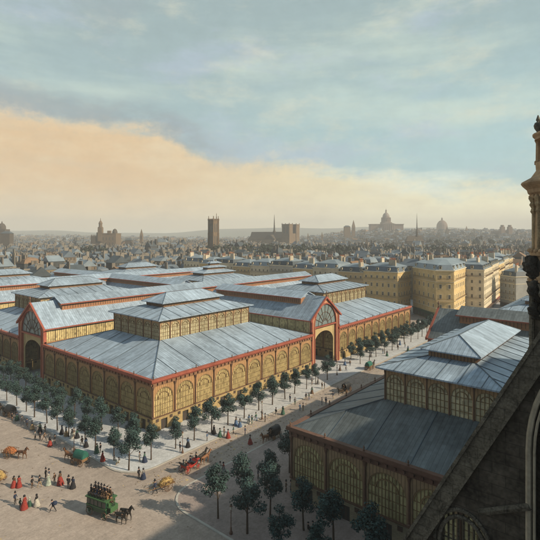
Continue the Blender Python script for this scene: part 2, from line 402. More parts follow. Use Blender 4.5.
def ribs_frustum(mb, a, b, z0, z1, step, r=.07):
    (x0, y0), (x1, y1) = a, b
    for sx in (-1, 1):
        for sy in (-1, 1): mb.tube((sx*x0, sy*y0, z0+.05), (sx*x1, sy*y1, z1+.05), r*1.5, n=4)
    # ribs run straight up the slope, stopping at the hips
    nx = int(round(2*x0/step)); ny = int(round(2*y0/step))
    for i in range(1, nx):
        x = -x0+2*x0*i/nx
        t = 1.0 if abs(x) <= x1 else (x0-abs(x))/(x0-x1)
        for sy in (-1, 1): mb.tube((x, sy*y0, z0+.03), (x, sy*(y0+(y1-y0)*t), z0+(z1-z0)*t+.03), r, n=4)
    for i in range(1, ny):
        y = -y0+2*y0*i/ny
        t = 1.0 if abs(y) <= y1 else (y0-abs(y))/(y0-y1)
        for sx in (-1, 1): mb.tube((sx*x0, y, z0+.03), (sx*(x0+(x1-x0)*t), y, z0+(z1-z0)*t+.03), r, n=4)

def pavilion(label, cx, cy, hx, hy, lx, ly, tiers=1, roofmat=ZINC, detail=True, dull=False):
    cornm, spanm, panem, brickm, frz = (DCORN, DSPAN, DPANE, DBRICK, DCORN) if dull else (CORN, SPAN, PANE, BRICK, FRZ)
    t = thing('market_pavilion', label, 'market hall', (cx, cy, .135), 0, 'iron market pavilions')
    ZS, ZE = 2.8, 10.5
    low = MB(); span = MB()
    sides = [(0, hx, hy), (-math.pi/2, hy, hx), (math.pi/2, hy, hx), (math.pi, hx, hy)]
    for rot, L, off in sides:
        T = side_T(rot); n = int(round(2*L/5.9)); w = 2*L/n
        for i in range(n):
            uc = -L+w*(i+.5)
            a = w/2-.42
            spandrel(span, T, off, uc, w, a, 6.4, 8.7, ZS+.12, 9.3)
            # masonry base with a doorway and two small vents
            dw = .8
            e0 = uc-w/2; e1 = uc+w/2
            if i == 0: e0 += .0
            tbox(low, T, off, e0, uc-dw, -.45, .12, 0, ZS)
            tbox(low, T, off, uc+dw, e1, -.45, .12, 0, ZS)
            tbox(low, T, off, uc-dw, uc+dw, -.45, .12, 2.25, ZS)
            cs, sn = math.cos(rot), math.sin(rot)
            if rot <= 0 and detail:
                p = T(uc, -.3, 0, off)
                put('door', DOORM, t, p, rot)
                for q in (-1, 1):
                    p = T(uc+q*w*.31, .12, 0, off); put('vent', VENTM, t, p, rot)
            if rot <= 0 or True:
                p = T(uc, 0, 0, off); put('window', window_mesh(2*a, ZS+.12, 6.4, 8.7, 11, panem), t, p, rot)
        for i in range(n+1):
            if rot > 0 and (i == 0 or i == n): continue
            p = T(-L+w*i, .1, 0, off)
            if rot == 0 and i in (0, n) : pass
            if rot < 0 and i in (n,): continue
            put('column', column_mesh(ZS+.12, 9.3, .17), t, p)
            p = T(-L+w*i, .35, 10.86, off); put('finial', FINIAL, t, p)
    low.build('base_wall', brickm, t)
    span.build('arcade_wall', spanm, t)
    sill = MB()
    for (A, B) in ((hx+.2, hy+.2),): 
        sill.box(-A, -B, ZS, A, -B+.5, ZS+.12); sill.box(-A, B-.5, ZS, A, B, ZS+.12)
        sill.box(-A, -B+.5, ZS, -A+.5, B-.5, ZS+.12); sill.box(A-.5, -B+.5, ZS, A, B-.5, ZS+.12)
    sill.build('sill', IRON, t)
    fr = MB()
    def ring(mb, A, B, z0, z1, wd):
        mb.box(-A, -B, z0, A, -B+wd, z1); mb.box(-A, B-wd, z0, A, B, z1)
        mb.box(-A, -B+wd, z0, -A+wd, B-wd, z1); mb.box(A-wd, -B+wd, z0, A, B-wd, z1)
    fz = MB(); ring(fz, hx+.12, hy+.12, 9.3, 10.0, .5); ring(fr, hx+.3, hy+.3, 10.0, 10.3, .7); ring(fr, hx+.62, hy+.62, 10.3, 10.85, .75)
    # small brackets under the gutter
    for rot, L, off in sides:
        T = side_T(rot); k = int(2*L/1.18)
        for i in range(k+1): 
            u = -L+2*L*i/k; tbox(fz, T, off, u-.12, u+.12, .12, .42, 9.55, 9.998)
    fz.build('frieze', frz, t); fr.build('cornice', cornm, t)
    ZR = 10.7; LZ0, LZ1 = 14.5, 19.6
    rf = MB(); frustum(rf, (hx-.1, hy-.1), (lx+.05, ly+.05), ZR, LZ0+.1); rf.build('lower_roof', roofmat, t)
    rb = MB(); ribs_frustum(rb, (hx-.15, hy-.15), (lx+.05, ly+.05), ZR+.02, LZ0+.12, 5.9); rb.build('roof_rib', RIB, t)
    # lantern storey
    lw = MB()
    for rot, L, off in [(0, lx, ly), (-math.pi/2, ly, lx), (math.pi/2, ly, lx), (math.pi, lx, ly)]:
        T = side_T(rot); n = int(round(2*L/3.2)); w = 2*L/n
        for i in range(n):
            uc = -L+w*(i+.5); a = w/2-.2
            spandrel(lw, T, off, uc, w, a, 17.3, 18.7, 14.3, 19.3, .2)
            if i < 30: put('lantern_window', window_mesh(2*a, 14.4, 17.3, 18.7, 5, PANE2, 'lantern_window'), t, T(uc, .05, 0, off), rot)
        if rot <= 0:
            for i in range(n+1):
                if rot < 0 and i == n: continue
                put('lantern_column', column_mesh(14.4, 19.3, .1), t, T(-L+w*i, .06, 0, off))
    lw.build('lantern_wall', mat('pale_lantern_panel', (.36, .24, .13), .8, .2, .4, kind='slats'), t)
    c2 = MB(); ring(c2, lx+.25, ly+.25, 19.3, 19.62, .5); c2.build('lantern_cornice', IRON, t)
    EA = (lx+1.1, ly+1.1); tx, ty = lx-5.8, ly-6.2 if ly > 9 else ly-4.6
    z1 = 19.55+ (EA[1]-ty)*.24
    r2 = MB(); frustum(r2, EA, (tx, ty), 19.62, z1, th=.22); r2.build('lantern_roof', ZINC, t)
    rb = MB(); ribs_frustum(rb, EA, (tx, ty), 19.64, z1+.02, 3.3, .05); rb.build('lantern_roof_rib', RIB, t)
    for k in range(tiers):
        lv = MB(); frustum(lv, (tx-.05, ty-.05), (tx-.05, ty-.05), z1-.1, z1+1.15)
        for i in range(int(4*tx)):
            x = -tx+.25+i*.5
            for sy in (-1, 1): lv.box(x-.07, sy*ty-.04, z1, x+.07, sy*ty+.04, z1+1.1, 1)
        for i in range(int(4*ty)):
            y = -ty+.25+i*.5
            for sx in (-1, 1): lv.box(sx*tx-.04, y-.07, z1, sx*tx+.04, y+.07, z1+1.1, 1)
        lv.build('louvre_wall', [mat('ridge_louvre', (.28, .17, .09), .8), IRON], t)
        ex, ey = tx+.9, ty+.9; z2 = z1+1.15
        if k < tiers-1:
            nx_, ny_ = tx*.55, ty*.45; z3 = z2+(ey-ny_)*.42
            r3 = MB(); frustum(r3, (ex, ey), (nx_, ny_), z2, z3, th=.18); r3.build('ridge_roof', ZINC, t)
            tx, ty, z1 = nx_, ny_, z3
        else:
            z3 = z2+ey*.45
            r3 = MB(); e2 = ex-ey
            lo4 = [(-ex,-ey,z2),(ex,-ey,z2),(ex,ey,z2),(-ex,ey,z2)]; hi2 = [(-e2,0,z3),(e2,0,z3)]
            r3.add(lo4+hi2, [(0,1,5,4),(1,2,5),(2,3,4,5),(3,0,4),(3,2,1,0)])
            r3.add([(p[0],p[1],p[2]-.18) for p in lo4]+lo4, [(0,1,5,4),(1,2,6,5),(2,3,7,6),(3,0,4,7)])
            r3.build('ridge_roof', ZINC, t)
            rb = MB()
            for sx in (-1, 1):
                for sy in (-1, 1): rb.tube((sx*ex, sy*ey, z2+.03), (sx*e2, 0, z3+.03), .08, n=4)
            rb.tube((-e2,0,z3+.03),(e2,0,z3+.03),.1,n=4); rb.build('ridge_cap', RIB, t)
    return t
d_ = MB(); d_.box(-.8,-.05,0,.8,.05,2.25); d_.box(-.03,-.08,0,.03,-.05,2.2,1); DOORM = d_.mesh('door', [DARKO, IRON])
v_ = MB(); v_.box(-.35,-.05,1.95,.35,.03,2.55)
for i in range(4): v_.box(-.33,-.09,2.0+i*.14,.33,-.05,2.04+i*.14,1)
VENTM = v_.mesh('vent', [DARKO, IRON])
PX = [(84.3, 28.1), (156.0, 28.1)]
pavilion('large iron and brick market pavilion in the middle, its nearest corner at the crossroads', 84.3, 101.7, 28.1, 24, 15.9, 10)
pavilion('iron pavilion beyond the arched street entrance, front to the tree lined road', 156, 101.7, 28.1, 24, 15.9, 10)
pavilion('pavilion at the left edge behind the long ridged roof, wide lantern on top', 84.3, 166, 28.1, 24, 15.9, 10)
pavilion('pavilion behind the central one, stepped pyramid of roofs', 156, 166, 28.1, 24, 15.9, 10, tiers=3)
pavilion('farthest left pavilion, only its upper roofs show above the others', 84.3, 230, 28.1, 24, 15.9, 10, detail=False)
pavilion('farthest pavilion left of the stepped pyramid roof, pale flat roofs', 156, 230, 28.1, 24, 15.9, 10, tiers=1, detail=False)
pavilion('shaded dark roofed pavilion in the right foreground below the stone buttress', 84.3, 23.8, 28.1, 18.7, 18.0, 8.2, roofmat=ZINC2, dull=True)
pavilion('pavilion at the right edge beyond the long gabled roof, mostly behind the turret', 156, 23.8, 28.1, 18.7, 18.0, 8.2)

# ------------------------------------------------------------------ covered streets (gabled naves)
def nave(label, x, y, rz, length, half, gable=True, skip=None, roofmat=ZINC, m0=7, m1=None):
    """local: runs along +X from 0, gable face at 0"""
    t = thing('covered_street', label, 'arcade roof', (x, y, .135), rz, 'long gabled roofs between the pavilions')
    ZE, ZA = 15.3, 21.2
    wl = MB(); n = int(length/3.0); w = length/n
    for sy in (-1, 1):
        wl.box(0, sy*half-.15, 9.0, length, sy*half+.15, 11.2)
        wl.box(0, sy*half-.15, 14.5, length, sy*half+.15, 15.2)
    wl.build('clerestory_wall', SPAN, t)
    gl = MB(); gl.box(-.75, -.06, 11.2, .75, .06, 14.5)
    key = round(w, 2)
    gm = MB(); gm.box(-w/2+.1, -.04, 11.2, w/2-.1, .04, 14.5, 0)
    for i in range(1, 5): 
        xx = -w/2+w*i/5; gm.box(xx-.04, -.1, 11.2, xx+.04, .1, 14.5, 1)
    gm.box(-w/2, -.13, 11.2, -w/2+.1, .13, 14.5, 1)
    me = gm.mesh('clerestory_window', [PANE, IRON])
    for i in range(n):
        for sy in (-1, 1):
            if n*2 <= 100: put('clerestory_window', me, t, (w*(i+.5), sy*half, 0), 0)
    if n*2 > 100:
        a = MB()
        for i in range(n):
            for sy in (-1, 1): a.box(w*i+.1, sy*half-.05, 11.2, w*(i+1)-.1, sy*half+.05, 14.5)
        a.build('clerestory_window', PANE, t)
    hz = half+.7; sl = (ZA-ZE)/half
    rf = MB(); ze = ZE-sl*.7
    for sy in (-1, 1):
        rf.add([(-.5,sy*hz,ze),(length,sy*hz,ze),(length,0,ZA),(-.5,0,ZA)], [(0,1,2,3)])
        rf.add([(-.5,sy*hz,ze-.2),(length,sy*hz,ze-.2),(length,0,ZA-.2),(-.5,0,ZA-.2)], [(0,3,2,1)])
        rf.add([(-.5,sy*hz,ze),(length,sy*hz,ze),(length,sy*hz,ze-.2),(-.5,sy*hz,ze-.2)], [(0,3,2,1)])
    rf.build('roof', roofmat, t)
    vb = MB()
    for sy in (-1, 1):
        vb.box(-.5, sy*(hz+.12)-.1, ze-.3, length, sy*(hz+.12)+.1, ze+.02)
        vb.add([(-.62,sy*(hz+.2),ze+.12),(-.62,0,ZA+.12),(-.62,0,ZA-.45),(-.62,sy*(hz+.2),ze-.45),
                (-.1,sy*(hz+.2),ze+.12),(-.1,0,ZA+.12),(-.1,0,ZA-.45),(-.1,sy*(hz+.2),ze-.45)],
               [(0,1,2,3),(4,7,6,5),(0,4,5,1),(3,2,6,7),(0,3,7,4)])
    vb.build('gutter', CORN, t)
    # ridge monitor
    mw = 3.4; m1 = m1 or length-3
    mt = MB()
    for sy in (-1, 1): mt.box(m0, sy*mw-.08, ZA-sl*mw-.1, m1, sy*mw+.08, 20.5, 0)
    mt.box(m0, -mw, ZA-sl*mw-.1, m0+.15, mw, 20.5, 0)
    for i in range(int((m1-m0)/.8)):
        for sy in (-1, 1): mt.box(m0+i*.8, sy*(mw+.1)-.05, 18.9, m0+i*.8+.14, sy*(mw+.1)+.05, 20.4, 1)
    mo = mt.build('ridge_monitor', [mat('monitor_louvre', (.3, .15, .08), .8), IRON], t)
    mr = MB()
    for sy in (-1, 1):
        e = sy*(mw+.8)
        mr.add([(m0-.6,e,20.5),(m1,e,20.5),(m1,0,22.3),(m0-.6,0,22.3),(m0-.6,e,20.3),(m1,e,20.3),(m1,0,22.1),(m0-.6,0,22.1)],
               [(0,1,2,3),(4,7,6,5),(0,4,5,1),(0,3,7,4),(1,5,6,2)])
    mr.poly([(m0+.1,-mw,20.5),(m0+.1,mw,20.5),(m0+.1,0,22.0)])
    mr.build('monitor_roof', roofmat, mo)
    mg = MB(); 
    for sy in (-1, 1): mg.box(m0-.7, sy*(mw+.86)-.06, 20.2, m1, sy*(mw+.86)+.06, 20.52)
    mg.build('monitor_gutter', CORN, mo)
    if gable:
        g = MB(); T = lambda u, o, z, off=0: (-o, u, z)
        a = half-1.5; zs = 12.6; zt = 19.0
        # gable skin with one big arch
        N_ = 20
        def roofz(u): return ZA-.45-sl*abs(u)
        arc = [(a*math.cos(math.pi*i/N_), zs+(zt-zs)*math.sin(math.pi*i/N_)) for i in range(N_+1)]
        for i in range(N_):
            (u0,q0),(u1,q1) = arc[i], arc[i+1]
            for xx in (0, .5):
                g.add([(xx,u0,q0),(xx,u0,roofz(u0)),(xx,u1,roofz(u1)),(xx,u1,q1)], [(0,1,2,3)] if xx == 0 else [(0,3,2,1)])
            g.add([(0,u0,q0),(0,u1,q1),(.5,u1,q1),(.5,u0,q0)], [(0,3,2,1)])
        for sy in (-1, 1):
            g.add([(0,sy*a,zs),(0,sy*half,zs),(0,sy*half,roofz(half)),(0,sy*a,roofz(a))], [(0,1,2,3)])
            g.box(0, min(sy*a,sy*half), 0, .5, max(sy*a,sy*half), zs)
        g.build('gable_wall', mat('gable_panel', (.46, .25, .14), .8, .2, .4), t)
        tr = MB()
        for i in range(N_):   # arch ring
            t0, t1 = math.pi*i/N_, math.pi*(i+1)/N_
            q = [((a-e)*math.cos(tt), zs+(zt-zs-e)*math.sin(tt)) for e, tt in ((-.25,t0),(-.25,t1),(.15,t1),(.15,t0))]
            tr.add([(-.15,u,z) for u, z in q]+[(.5,u,z) for u, z in q], [(3,2,1,0),(0,1,5,4),(2,3,7,6)])
        tr.box(-.15, -a, zs-.5, .5, a, zs-.1)          # transom
        for sy in (-1, 1): tr.box(-.25, sy*(half-.2)-.35, 0, .6, sy*(half-.2)+.35, roofz(half)+.3); 
        for sy in (-1, 1): tr.box(-.18, sy*a-.2, 0, .55, sy*a+.2, zs)
        for sy in (-1, 1):
            tr.add([(-.2,sy*(half+.2),roofz(half)+.2),(-.2,0,ZA+.0),(-.2,0,ZA-.7),(-.2,sy*(half+.2),roofz(half)-.5),
                    (0,sy*(half+.2),roofz(half)+.2),(0,0,ZA),(0,0,ZA-.7),(0,sy*(half+.2),roofz(half)-.5)], [(0,1,2,3),(4,7,6,5),(3,2,6,7),(0,4,5,1)])
        tr.build('arch_frame', CORN, t)
        fg = MB()   # fan glazing of the upper arch
        pts = [((a-.1)*math.cos(math.pi*i/N_), zs+(zt-zs-.1)*math.sin(math.pi*i/N_)) for i in range(N_+1)]
        fg.poly([(.3,u,z) for u, z in pts], 0)
        for k in range(1, 8):
            tt = math.pi*k/8; fg.tube((.2, 1.2*math.cos(tt), zs+1.2*math.sin(tt)), (.2, a*math.cos(tt), zs+(zt-zs)*math.sin(tt)), .07, n=4, mi=1)
        for rr in (.28, .6):
            for i in range(N_):
                t0, t1 = math.pi*i/N_, math.pi*(i+1)/N_
                fg.tube((.2,a*rr*math.cos(t0),zs+(zt-zs)*rr*math.sin(t0)), (.2,a*rr*math.cos(t1),zs+(zt-zs)*rr*math.sin(t1)), .07, n=4, mi=1)
        fg.build('fan_window', [mat('blue_fan_glass', (.2, .26, .27), .25, .2, .5), IRON], t)
        # inner screen with a second round arch over the open street
        sc = MB(); b = a-.9; z2 = 7.2; zt2 = z2+3.4
        for i in range(N_):
            u0,q0 = b*math.cos(math.pi*i/N_), z2+(zt2-z2)*math.sin(math.pi*i/N_)
            u1,q1 = b*math.cos(math.pi*(i+1)/N_), z2+(zt2-z2)*math.sin(math.pi*(i+1)/N_)
            sc.add([(.6,u0,q0),(.6,u0,zs-.3),(.6,u1,zs-.3),(.6,u1,q1)], [(0,1,2,3)])
        for sy in (-1, 1): sc.box(.5, min(sy*b, sy*a), 0, .7, max(sy*b, sy*a), zs-.3)
        sc.build('inner_screen', mat('screen_panel', (.42, .33, .17), .8, .2, .4), t)
        ft = MB(); ft.lathe([(.2,0),(.2,.5),(.08,.6),(.25,1.0),(.05,1.7)], n=8); ft.build('finial', IRON, t, loc=(-.35, 0, ZA+.1))
    return t
nave('long gabled roof at the left with arched gable end beside the central pavilion', 56.2, 133.9, 0, 135, 7.9)
nave('gabled roof with tall arched entrance between the two roadside pavilions', 120.1, 77.7, math.pi/2, 48, 7.6)
nave('gabled roof crossing between the second row of pavilions', 120.1, 142.4, math.pi/2, 110, 7.6, gable=False, m0=2)
nave('far gabled roof behind the second row of pavilions', 56.2, 198, 0, 128, 7.9)
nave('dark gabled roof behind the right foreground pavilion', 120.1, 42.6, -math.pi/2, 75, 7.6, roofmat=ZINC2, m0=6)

# ------------------------------------------------------------------ church: wall, buttress, turret
church = thing('church', 'sooty stone church with a sloping flying buttress and carved turret at the right edge', 'church', (22, 0, 0))
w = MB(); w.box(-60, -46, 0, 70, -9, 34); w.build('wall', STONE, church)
rf = MB(); rf.add([(-61,-47,34),(71,-47,34),(71,-8.2,34),(-61,-8.2,34),(-61,-27.5,52),(71,-27.5,52)], [(0,1,5,4),(2,3,4,5),(1,2,5),(3,0,4),(3,2,1,0)])
rf.build('roof', mat('church_slate', (.1,.11,.12), .7), church)
def zcop(y): return 34.19-1.86*(y-3.64)       # lower edge of the coping on the near face
def build_buttress():
    # profile in (y, z); wall between x=0 and x=1.0 (local), openings left out
    mb = MB()
    def col(y0, y1, segs):
        for (za0, za1, zb0, zb1) in segs:   # z at y0: za0..za1, z at y1: zb0..zb1
            p = [(y0,za0),(y1,zb0),(y1,zb1),(y0,za1)]
            mb.add([(0,y,z) for y, z in p]+[(1.0,y,z) for y, z in p], [(3,2,1,0),(4,5,6,7),(0,1,5,4),(2,3,7,6),(0,4,7,3),(1,2,6,5)])
    # arch A: low round opening centred y=6.75, crown z 27.2 ; arch B: tall opening y<4.3 crown z ~33
    def arcA(y):
        q = 1-((y-6.75)/1.28)**2
        return 25.6+1.75*math.sqrt(q) if q > 0 else None
    def arcB(y):
        q = 1-((y-1.9)/2.15)**2
        return 30.9+4.1*math.sqrt(q) if q > 0 else None
    ys = [-9.0+ (12.6+9.0)*i/168 for i in range(169)]
    for a, b in zip(ys, ys[1:]):
        ta, tb = min(zcop(a)-.0, 36.4), min(zcop(b), 36.4)
        ba = bb = 0.0; segs = []
        A0, A1 = arcA(a+1e-6), arcA(b-1e-6); B0, B1 = arcB(a+1e-6), arcB(b-1e-6)
        if A0 and A1: segs = [(0,19,0,19),(A0,ta,A1,tb)]
        elif B0 and B1: segs = [(0,26.5,0,26.5),(B0,ta,B1,tb)]
        else: segs = [(0,ta,0,tb)]
        col(a, b, segs)
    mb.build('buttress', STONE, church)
    cp = MB()
    y0, y1 = 12.8, 3.0
    def bar(o0, o1, x0, x1, mi=0):
        p = [(y0,zcop(y0)+o0),(y1,zcop(y1)+o0),(y1,zcop(y1)+o1),(y0,zcop(y0)+o1)]
        cp.add([(x0,y,z) for y, z in p]+[(x1,y,z) for y, z in p], [(0,1,2,3),(7,6,5,4),(0,4,5,1),(2,6,7,3),(0,3,7,4),(1,5,6,2)], mi)
    bar(0, .25, -.32, 1.3); bar(.25, 1.5, -.18, 1.15); bar(1.5, 1.8, -.3, 1.3)
    cp.build('coping', COPE, church)
    # tracery in the low arch
    tr = MB()
    for i in range(12):
        y = 5.47+2.56*i/11
        tr.tube((.5, y, 19), (.5, y, (arcA(y) or 25.7)), .05, n=5)
    for k in range(28):
        z = 19.2+k*.3
        tr.tube((.52, 5.5, z), (.52, 8.0, z), .035, n=4) if z < 25.7 else None
    for rr in (1.0, .82):
        for i in range(14):
            t0, t1 = math.pi*i/14, math.pi*(i+1)/14
            tr.tube((-.05, 6.75+1.28*rr*math.cos(t0), 25.6+1.75*rr*math.sin(t0)), (-.05, 6.75+1.28*rr*math.cos(t1), 25.6+1.75*rr*math.sin(t1)), .1, n=6)
    tr.build('tracery', COPE, church)
    mo = MB()
    for rr, r_ in ((1.0, .12), (.9, .06)):
        for i in range(18):
            t0, t1 = math.pi*i/18, math.pi*(i+1)/18
            mo.tube((-.05, 1.9+2.15*rr*math.cos(t0), 30.9+4.1*rr*math.sin(t0)), (-.05, 1.9+2.15*rr*math.cos(t1), 30.9+4.1*rr*math.sin(t1)), r_, n=6)
        mo.tube((-.05, 4.05-(1-rr)*2.15, 26.5), (-.05, 4.05-(1-rr)*2.15, 30.9), r_, n=6)
    mo.build('arch_moulding', mat('pale_arch_stone', (.38,.34,.26), .9, .3, 1), church)
    # a sloping drain ledge on the dark wall
    lg = MB(); lg.tube((-.1, 6.0, 27.6), (-.1, 4.0, 28.6), .16, n=6); lg.build('ledge', COPE, church)
build_buttress()
def build_turret():
    tx, ty = 1.6, 2.95
    C = (tx, ty)
    sh = MB(); sh.lathe([(1.35,24),(1.3,35.2),(1.2,35.4),(1.2,36.4),(1.3,36.6),(1.2,37.2),(1.25,37.5),(1.25,38.0)], C, 8, ph=R(22.5))
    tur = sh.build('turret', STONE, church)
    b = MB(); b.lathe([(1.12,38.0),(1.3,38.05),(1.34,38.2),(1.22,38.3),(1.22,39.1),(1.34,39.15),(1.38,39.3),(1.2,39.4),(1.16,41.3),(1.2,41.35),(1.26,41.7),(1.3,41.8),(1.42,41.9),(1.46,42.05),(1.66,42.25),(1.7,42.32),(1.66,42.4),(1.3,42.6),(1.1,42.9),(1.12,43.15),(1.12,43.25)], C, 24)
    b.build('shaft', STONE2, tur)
    fl = MB()
    for i in range(16):
        t = 2*math.pi*i/16; x, y = tx+1.2*math.cos(t), ty+1.2*math.sin(t)
        fl.tube((x,y,39.4),(x,y,41.1),.08,n=6)
        fl.lathe([(.09,41.0),(.15,41.1),(.1,41.25),(.19,41.4),(.13,41.5),(.23,41.7),(.1,41.8)], (x,y), 6)
    fl.build('fluting', mat('pale_fluting_stone', (.36,.28,.17), .9, .5, 2, bump=.6), tur)
    for i in range(12):
        nc = MB(); t = 2*math.pi*(i+.5)/12; x, y = tx+1.23*math.cos(t), ty+1.23*math.sin(t)
        u = Vector((-math.sin(t), math.cos(t), 0))*.1; o = Vector((math.cos(t), math.sin(t), 0))*.02
        pts = [Vector((x,y,38.45))-u, Vector((x,y,38.45))+u, Vector((x,y,38.88))+u, Vector((x,y,39.0)), Vector((x,y,38.88))-u]
        nc.add([tuple(p+o) for p in pts]+[tuple(p-o*6) for p in pts], [(0,1,2,3,4)]+[(i_,5+i_,5+(i_+1)%5,(i_+1)%5) for i_ in range(5)])
        nc.build('niche', WIN, tur)
    for zb in (38.05, 39.35, 41.75):
        bd = MB()
        for i in range(32):
            t = 2*math.pi*i/32; rr = 1.36 if zb < 41 else 1.3; bd.lathe([(.02,zb-.09),(.09,zb-.03),(.09,zb+.04),(.02,zb+.1)], (tx+rr*math.cos(t), ty+rr*math.sin(t)), 6)
        bd.build('carved_band', STONE2, tur)
    pl = MB()
    for i in range(12):
        t = 2*math.pi*i/12; x, y = tx+1.3*math.cos(t), ty+1.3*math.sin(t)
        pl.tube((x,y,30),(x,y,37.4),.09,n=6); pl.lathe([(.08,37.3),(.2,37.5),(.14,37.7),(.22,37.95)], (x,y), 6)
        for z_ in (31.5, 33.2, 34.9, 36.6): pl.lathe([(.09,z_-.1),(.16,z_),(.09,z_+.1)], (x,y), 6)
    pl.build('shaft_moulding', COPE, tur)
    up = MB()
    for i in range(8):
        t = 2*math.pi*i/8+.05; x, y = tx+1.0*math.cos(t), ty+1.0*math.sin(t)
        up.lathe([(.17,43.2),(.17,43.35),(.12,43.4),(.11,44.15),(.17,44.3)], (x,y), 8)
    up.lathe([(1.15,44.25),(1.15,44.35),(1.24,44.45),(1.24,44.52),(1.1,44.58),(.8,44.6)], C, 24)
    up.lathe([(.62,44.58),(.5,45.0),(.2,45.3),(.12,45.8)], C, 12)
    up.build('open_lantern', STONE2, tur)
    for i in range(8):
        t = 2*math.pi*i/8+.05; x, y = tx+1.02*math.cos(t), ty+1.02*math.sin(t)
        f_ = MB(); f_.lathe([(.1,44.55),(.05,44.66),(.15,44.82),(.18,44.95),(.13,45.08),(.05,45.12),(.09,45.2),(.07,45.27),(.02,45.42)], (x,y), 10); f_.build('urn', COPE, tur, smooth=True)
    # carved leaf crockets leaning out on the street side
    for k, (zc, sc_, da) in enumerate(((38.4, .82, 0.0), (37.45, .72, .1), (38.5, .8, .8), (37.5, .7, .9), (38.4,.8,-.8), (36.6, .6, .05))):
        a_ = math.atan2(-RT[1], -RT[0])+da; dx, dy = math.cos(a_), math.sin(a_)
        def q(o, z): return (tx+dx*o, ty+dy*o, z)
        chain = [(.9,-.55,.16),(1.18,-.3,.2),(1.36,.0,.26),(1.5,.32,.26),(1.44,.62,.2),(1.3,.8,.13),(1.2,.7,.07)]
        V = [q(.0+o*1.0-(1-sc_)*.2, zc+z*sc_) for o, z, r in chain]; Q = [r*sc_ for o, z, r in chain]; E_ = [(i, i+1) for i in range(len(chain)-1)]
        for j, (o, z) in enumerate(((1.74,.12),(1.76,.45),(1.6,.85),(1.62,-.2))):
            V.append(q(o-(1-sc_)*.2, zc+z*sc_)); Q.append(.09); E_.append(([2,3,4,1][j], len(V)-1))
        me = bpy.data.meshes.new('tmp'); me.from_pydata(V, E_, []); ob = bpy.data.objects.new('tmp', me); COL.objects.link(ob)
        ob.modifiers.new('s', 'SKIN'); sb = ob.modifiers.new('u', 'SUBSURF'); sb.levels = 2
        for i, r in enumerate(Q): me.skin_vertices[0].data[i].radius = (r, r)
        me.skin_vertices[0].data[0].use_root = True
        bpy.context.view_layer.update(); dg = bpy.context.evaluated_depsgraph_get()
        out = bpy.data.meshes.new_from_object(ob.evaluated_get(dg)); bpy.data.objects.remove(ob)
        out.materials.clear(); out.materials.append(mat('black_carved_stone', (.055,.05,.042), .9, .6, 3, bump=.9))
        for p in out.polygons: p.use_smooth = True
        put('crocket', out, tur)
build_turret()

# ------------------------------------------------------------------ trees
def tree_proto(k):
    r = random.Random(100+k); h = 8.2
    tr = MB(); z0 = 2.9
    lean = (r.uniform(-.15,.15), r.uniform(-.15,.15))
    tr.tube((0,0,0), (lean[0]*.5,lean[1]*.5,z0), .14, .1, 7); tr.tube((lean[0]*.5,lean[1]*.5,z0), (lean[0],lean[1],h-1.2), .1, .03, 6)
    lv = MB(); blobs = []
    for i in range(9):
        a = r.uniform(0, 6.28); zz = r.uniform(3.2, 6.6); rr = r.uniform(.5, 1.15)*(1.25 if zz < 5.6 else .8)
        p = Vector((lean[0]+rr*math.cos(a), lean[1]+rr*math.sin(a), zz))
        tr.tube((lean[0]*.6, lean[1]*.6, zz-1.2), p, .05, .02, 5)
        blobs.append((p, r.uniform(.6, 1.0)))
    blobs.append((Vector((lean[0], lean[1], h-1.1)), .75)); blobs.append((Vector((lean[0], lean[1], 5.0)), 1.1))
    for c, rad in blobs:
        for j in range(int(190*rad*rad)+60):
            d = Vector((r.gauss(0,1), r.gauss(0,1), r.gauss(0,.85))).normalized()*rad*r.uniform(.55, 1.1)
            p = c+d; n = (d.normalized()+Vector((r.uniform(-.7,.7), r.uniform(-.7,.7), r.uniform(-.3,.9)))).normalized()
            u = n.orthogonal().normalized(); v = n.cross(u); q = r.uniform(.09, .19)
            an = r.uniform(0, 6.28); u, v = u*math.cos(an)+v*math.sin(an), v*math.cos(an)-u*math.sin(an)
            lv.add([p-u*q, p+v*q*.7, p+u*q, p-v*q*.7], [(0,1,2,3)], 0 if r.random() < .6 else 1)
    return tr.mesh('trunk', [TRUNK]), lv.mesh('crown', [LEAF[0], LEAF[1]])
TP = [tree_proto(k) for k in range(6)]
def tree(x, y, label, group, sc=1.0, z=.135):
    k = rnd.randrange(6); t = thing('street_tree', label, 'tree', (x, y, z), rnd.uniform(0, 6.28), group)
    s_ = sc*.9*rnd.uniform(.86, 1.14); t.scale = (s_*rnd.uniform(1.0,1.3), s_*rnd.uniform(1.0,1.3), s_); t.rotation_euler.x = rnd.uniform(-.04,.04); t.rotation_euler.y = rnd.uniform(-.04,.04)
    put('trunk', TP[k][0], t); put('crown', TP[k][1], t)
g1 = 'young trees along the pavement of the market street'
for i in range(14):
    tree(44.9+i*4.85+rnd.uniform(-.4,.4), 68.8+rnd.uniform(-.3,.3)+(.6 if i > 6 else 0), f'{ORD[i]} tree from the crossroads corner in the row before the central pavilion', g1, .95)
for i in range(12):
    tree(128+i*5.6+rnd.uniform(-.4,.4), 70.2+rnd.uniform(-.4,.4), f'{ORD[i]} tree past the arched entrance in the row before the farther roadside pavilion', g1, .95)
for i in range(11):
    tree(131+i*5.6+rnd.uniform(-.4,.4), 75.2, f'{ORD[i]} tree past the arched entrance, close under the farther roadside pavilion wall', g1, .8)
g2 = 'young trees along the left pavement'
for i in range(24):
    tree(44.8+rnd.uniform(-.3,.3), 74.0+i*5.1+rnd.uniform(-.6,.6), f'{ORD[i]} tree up the left kerb from the corner, outer row', g2, .95)
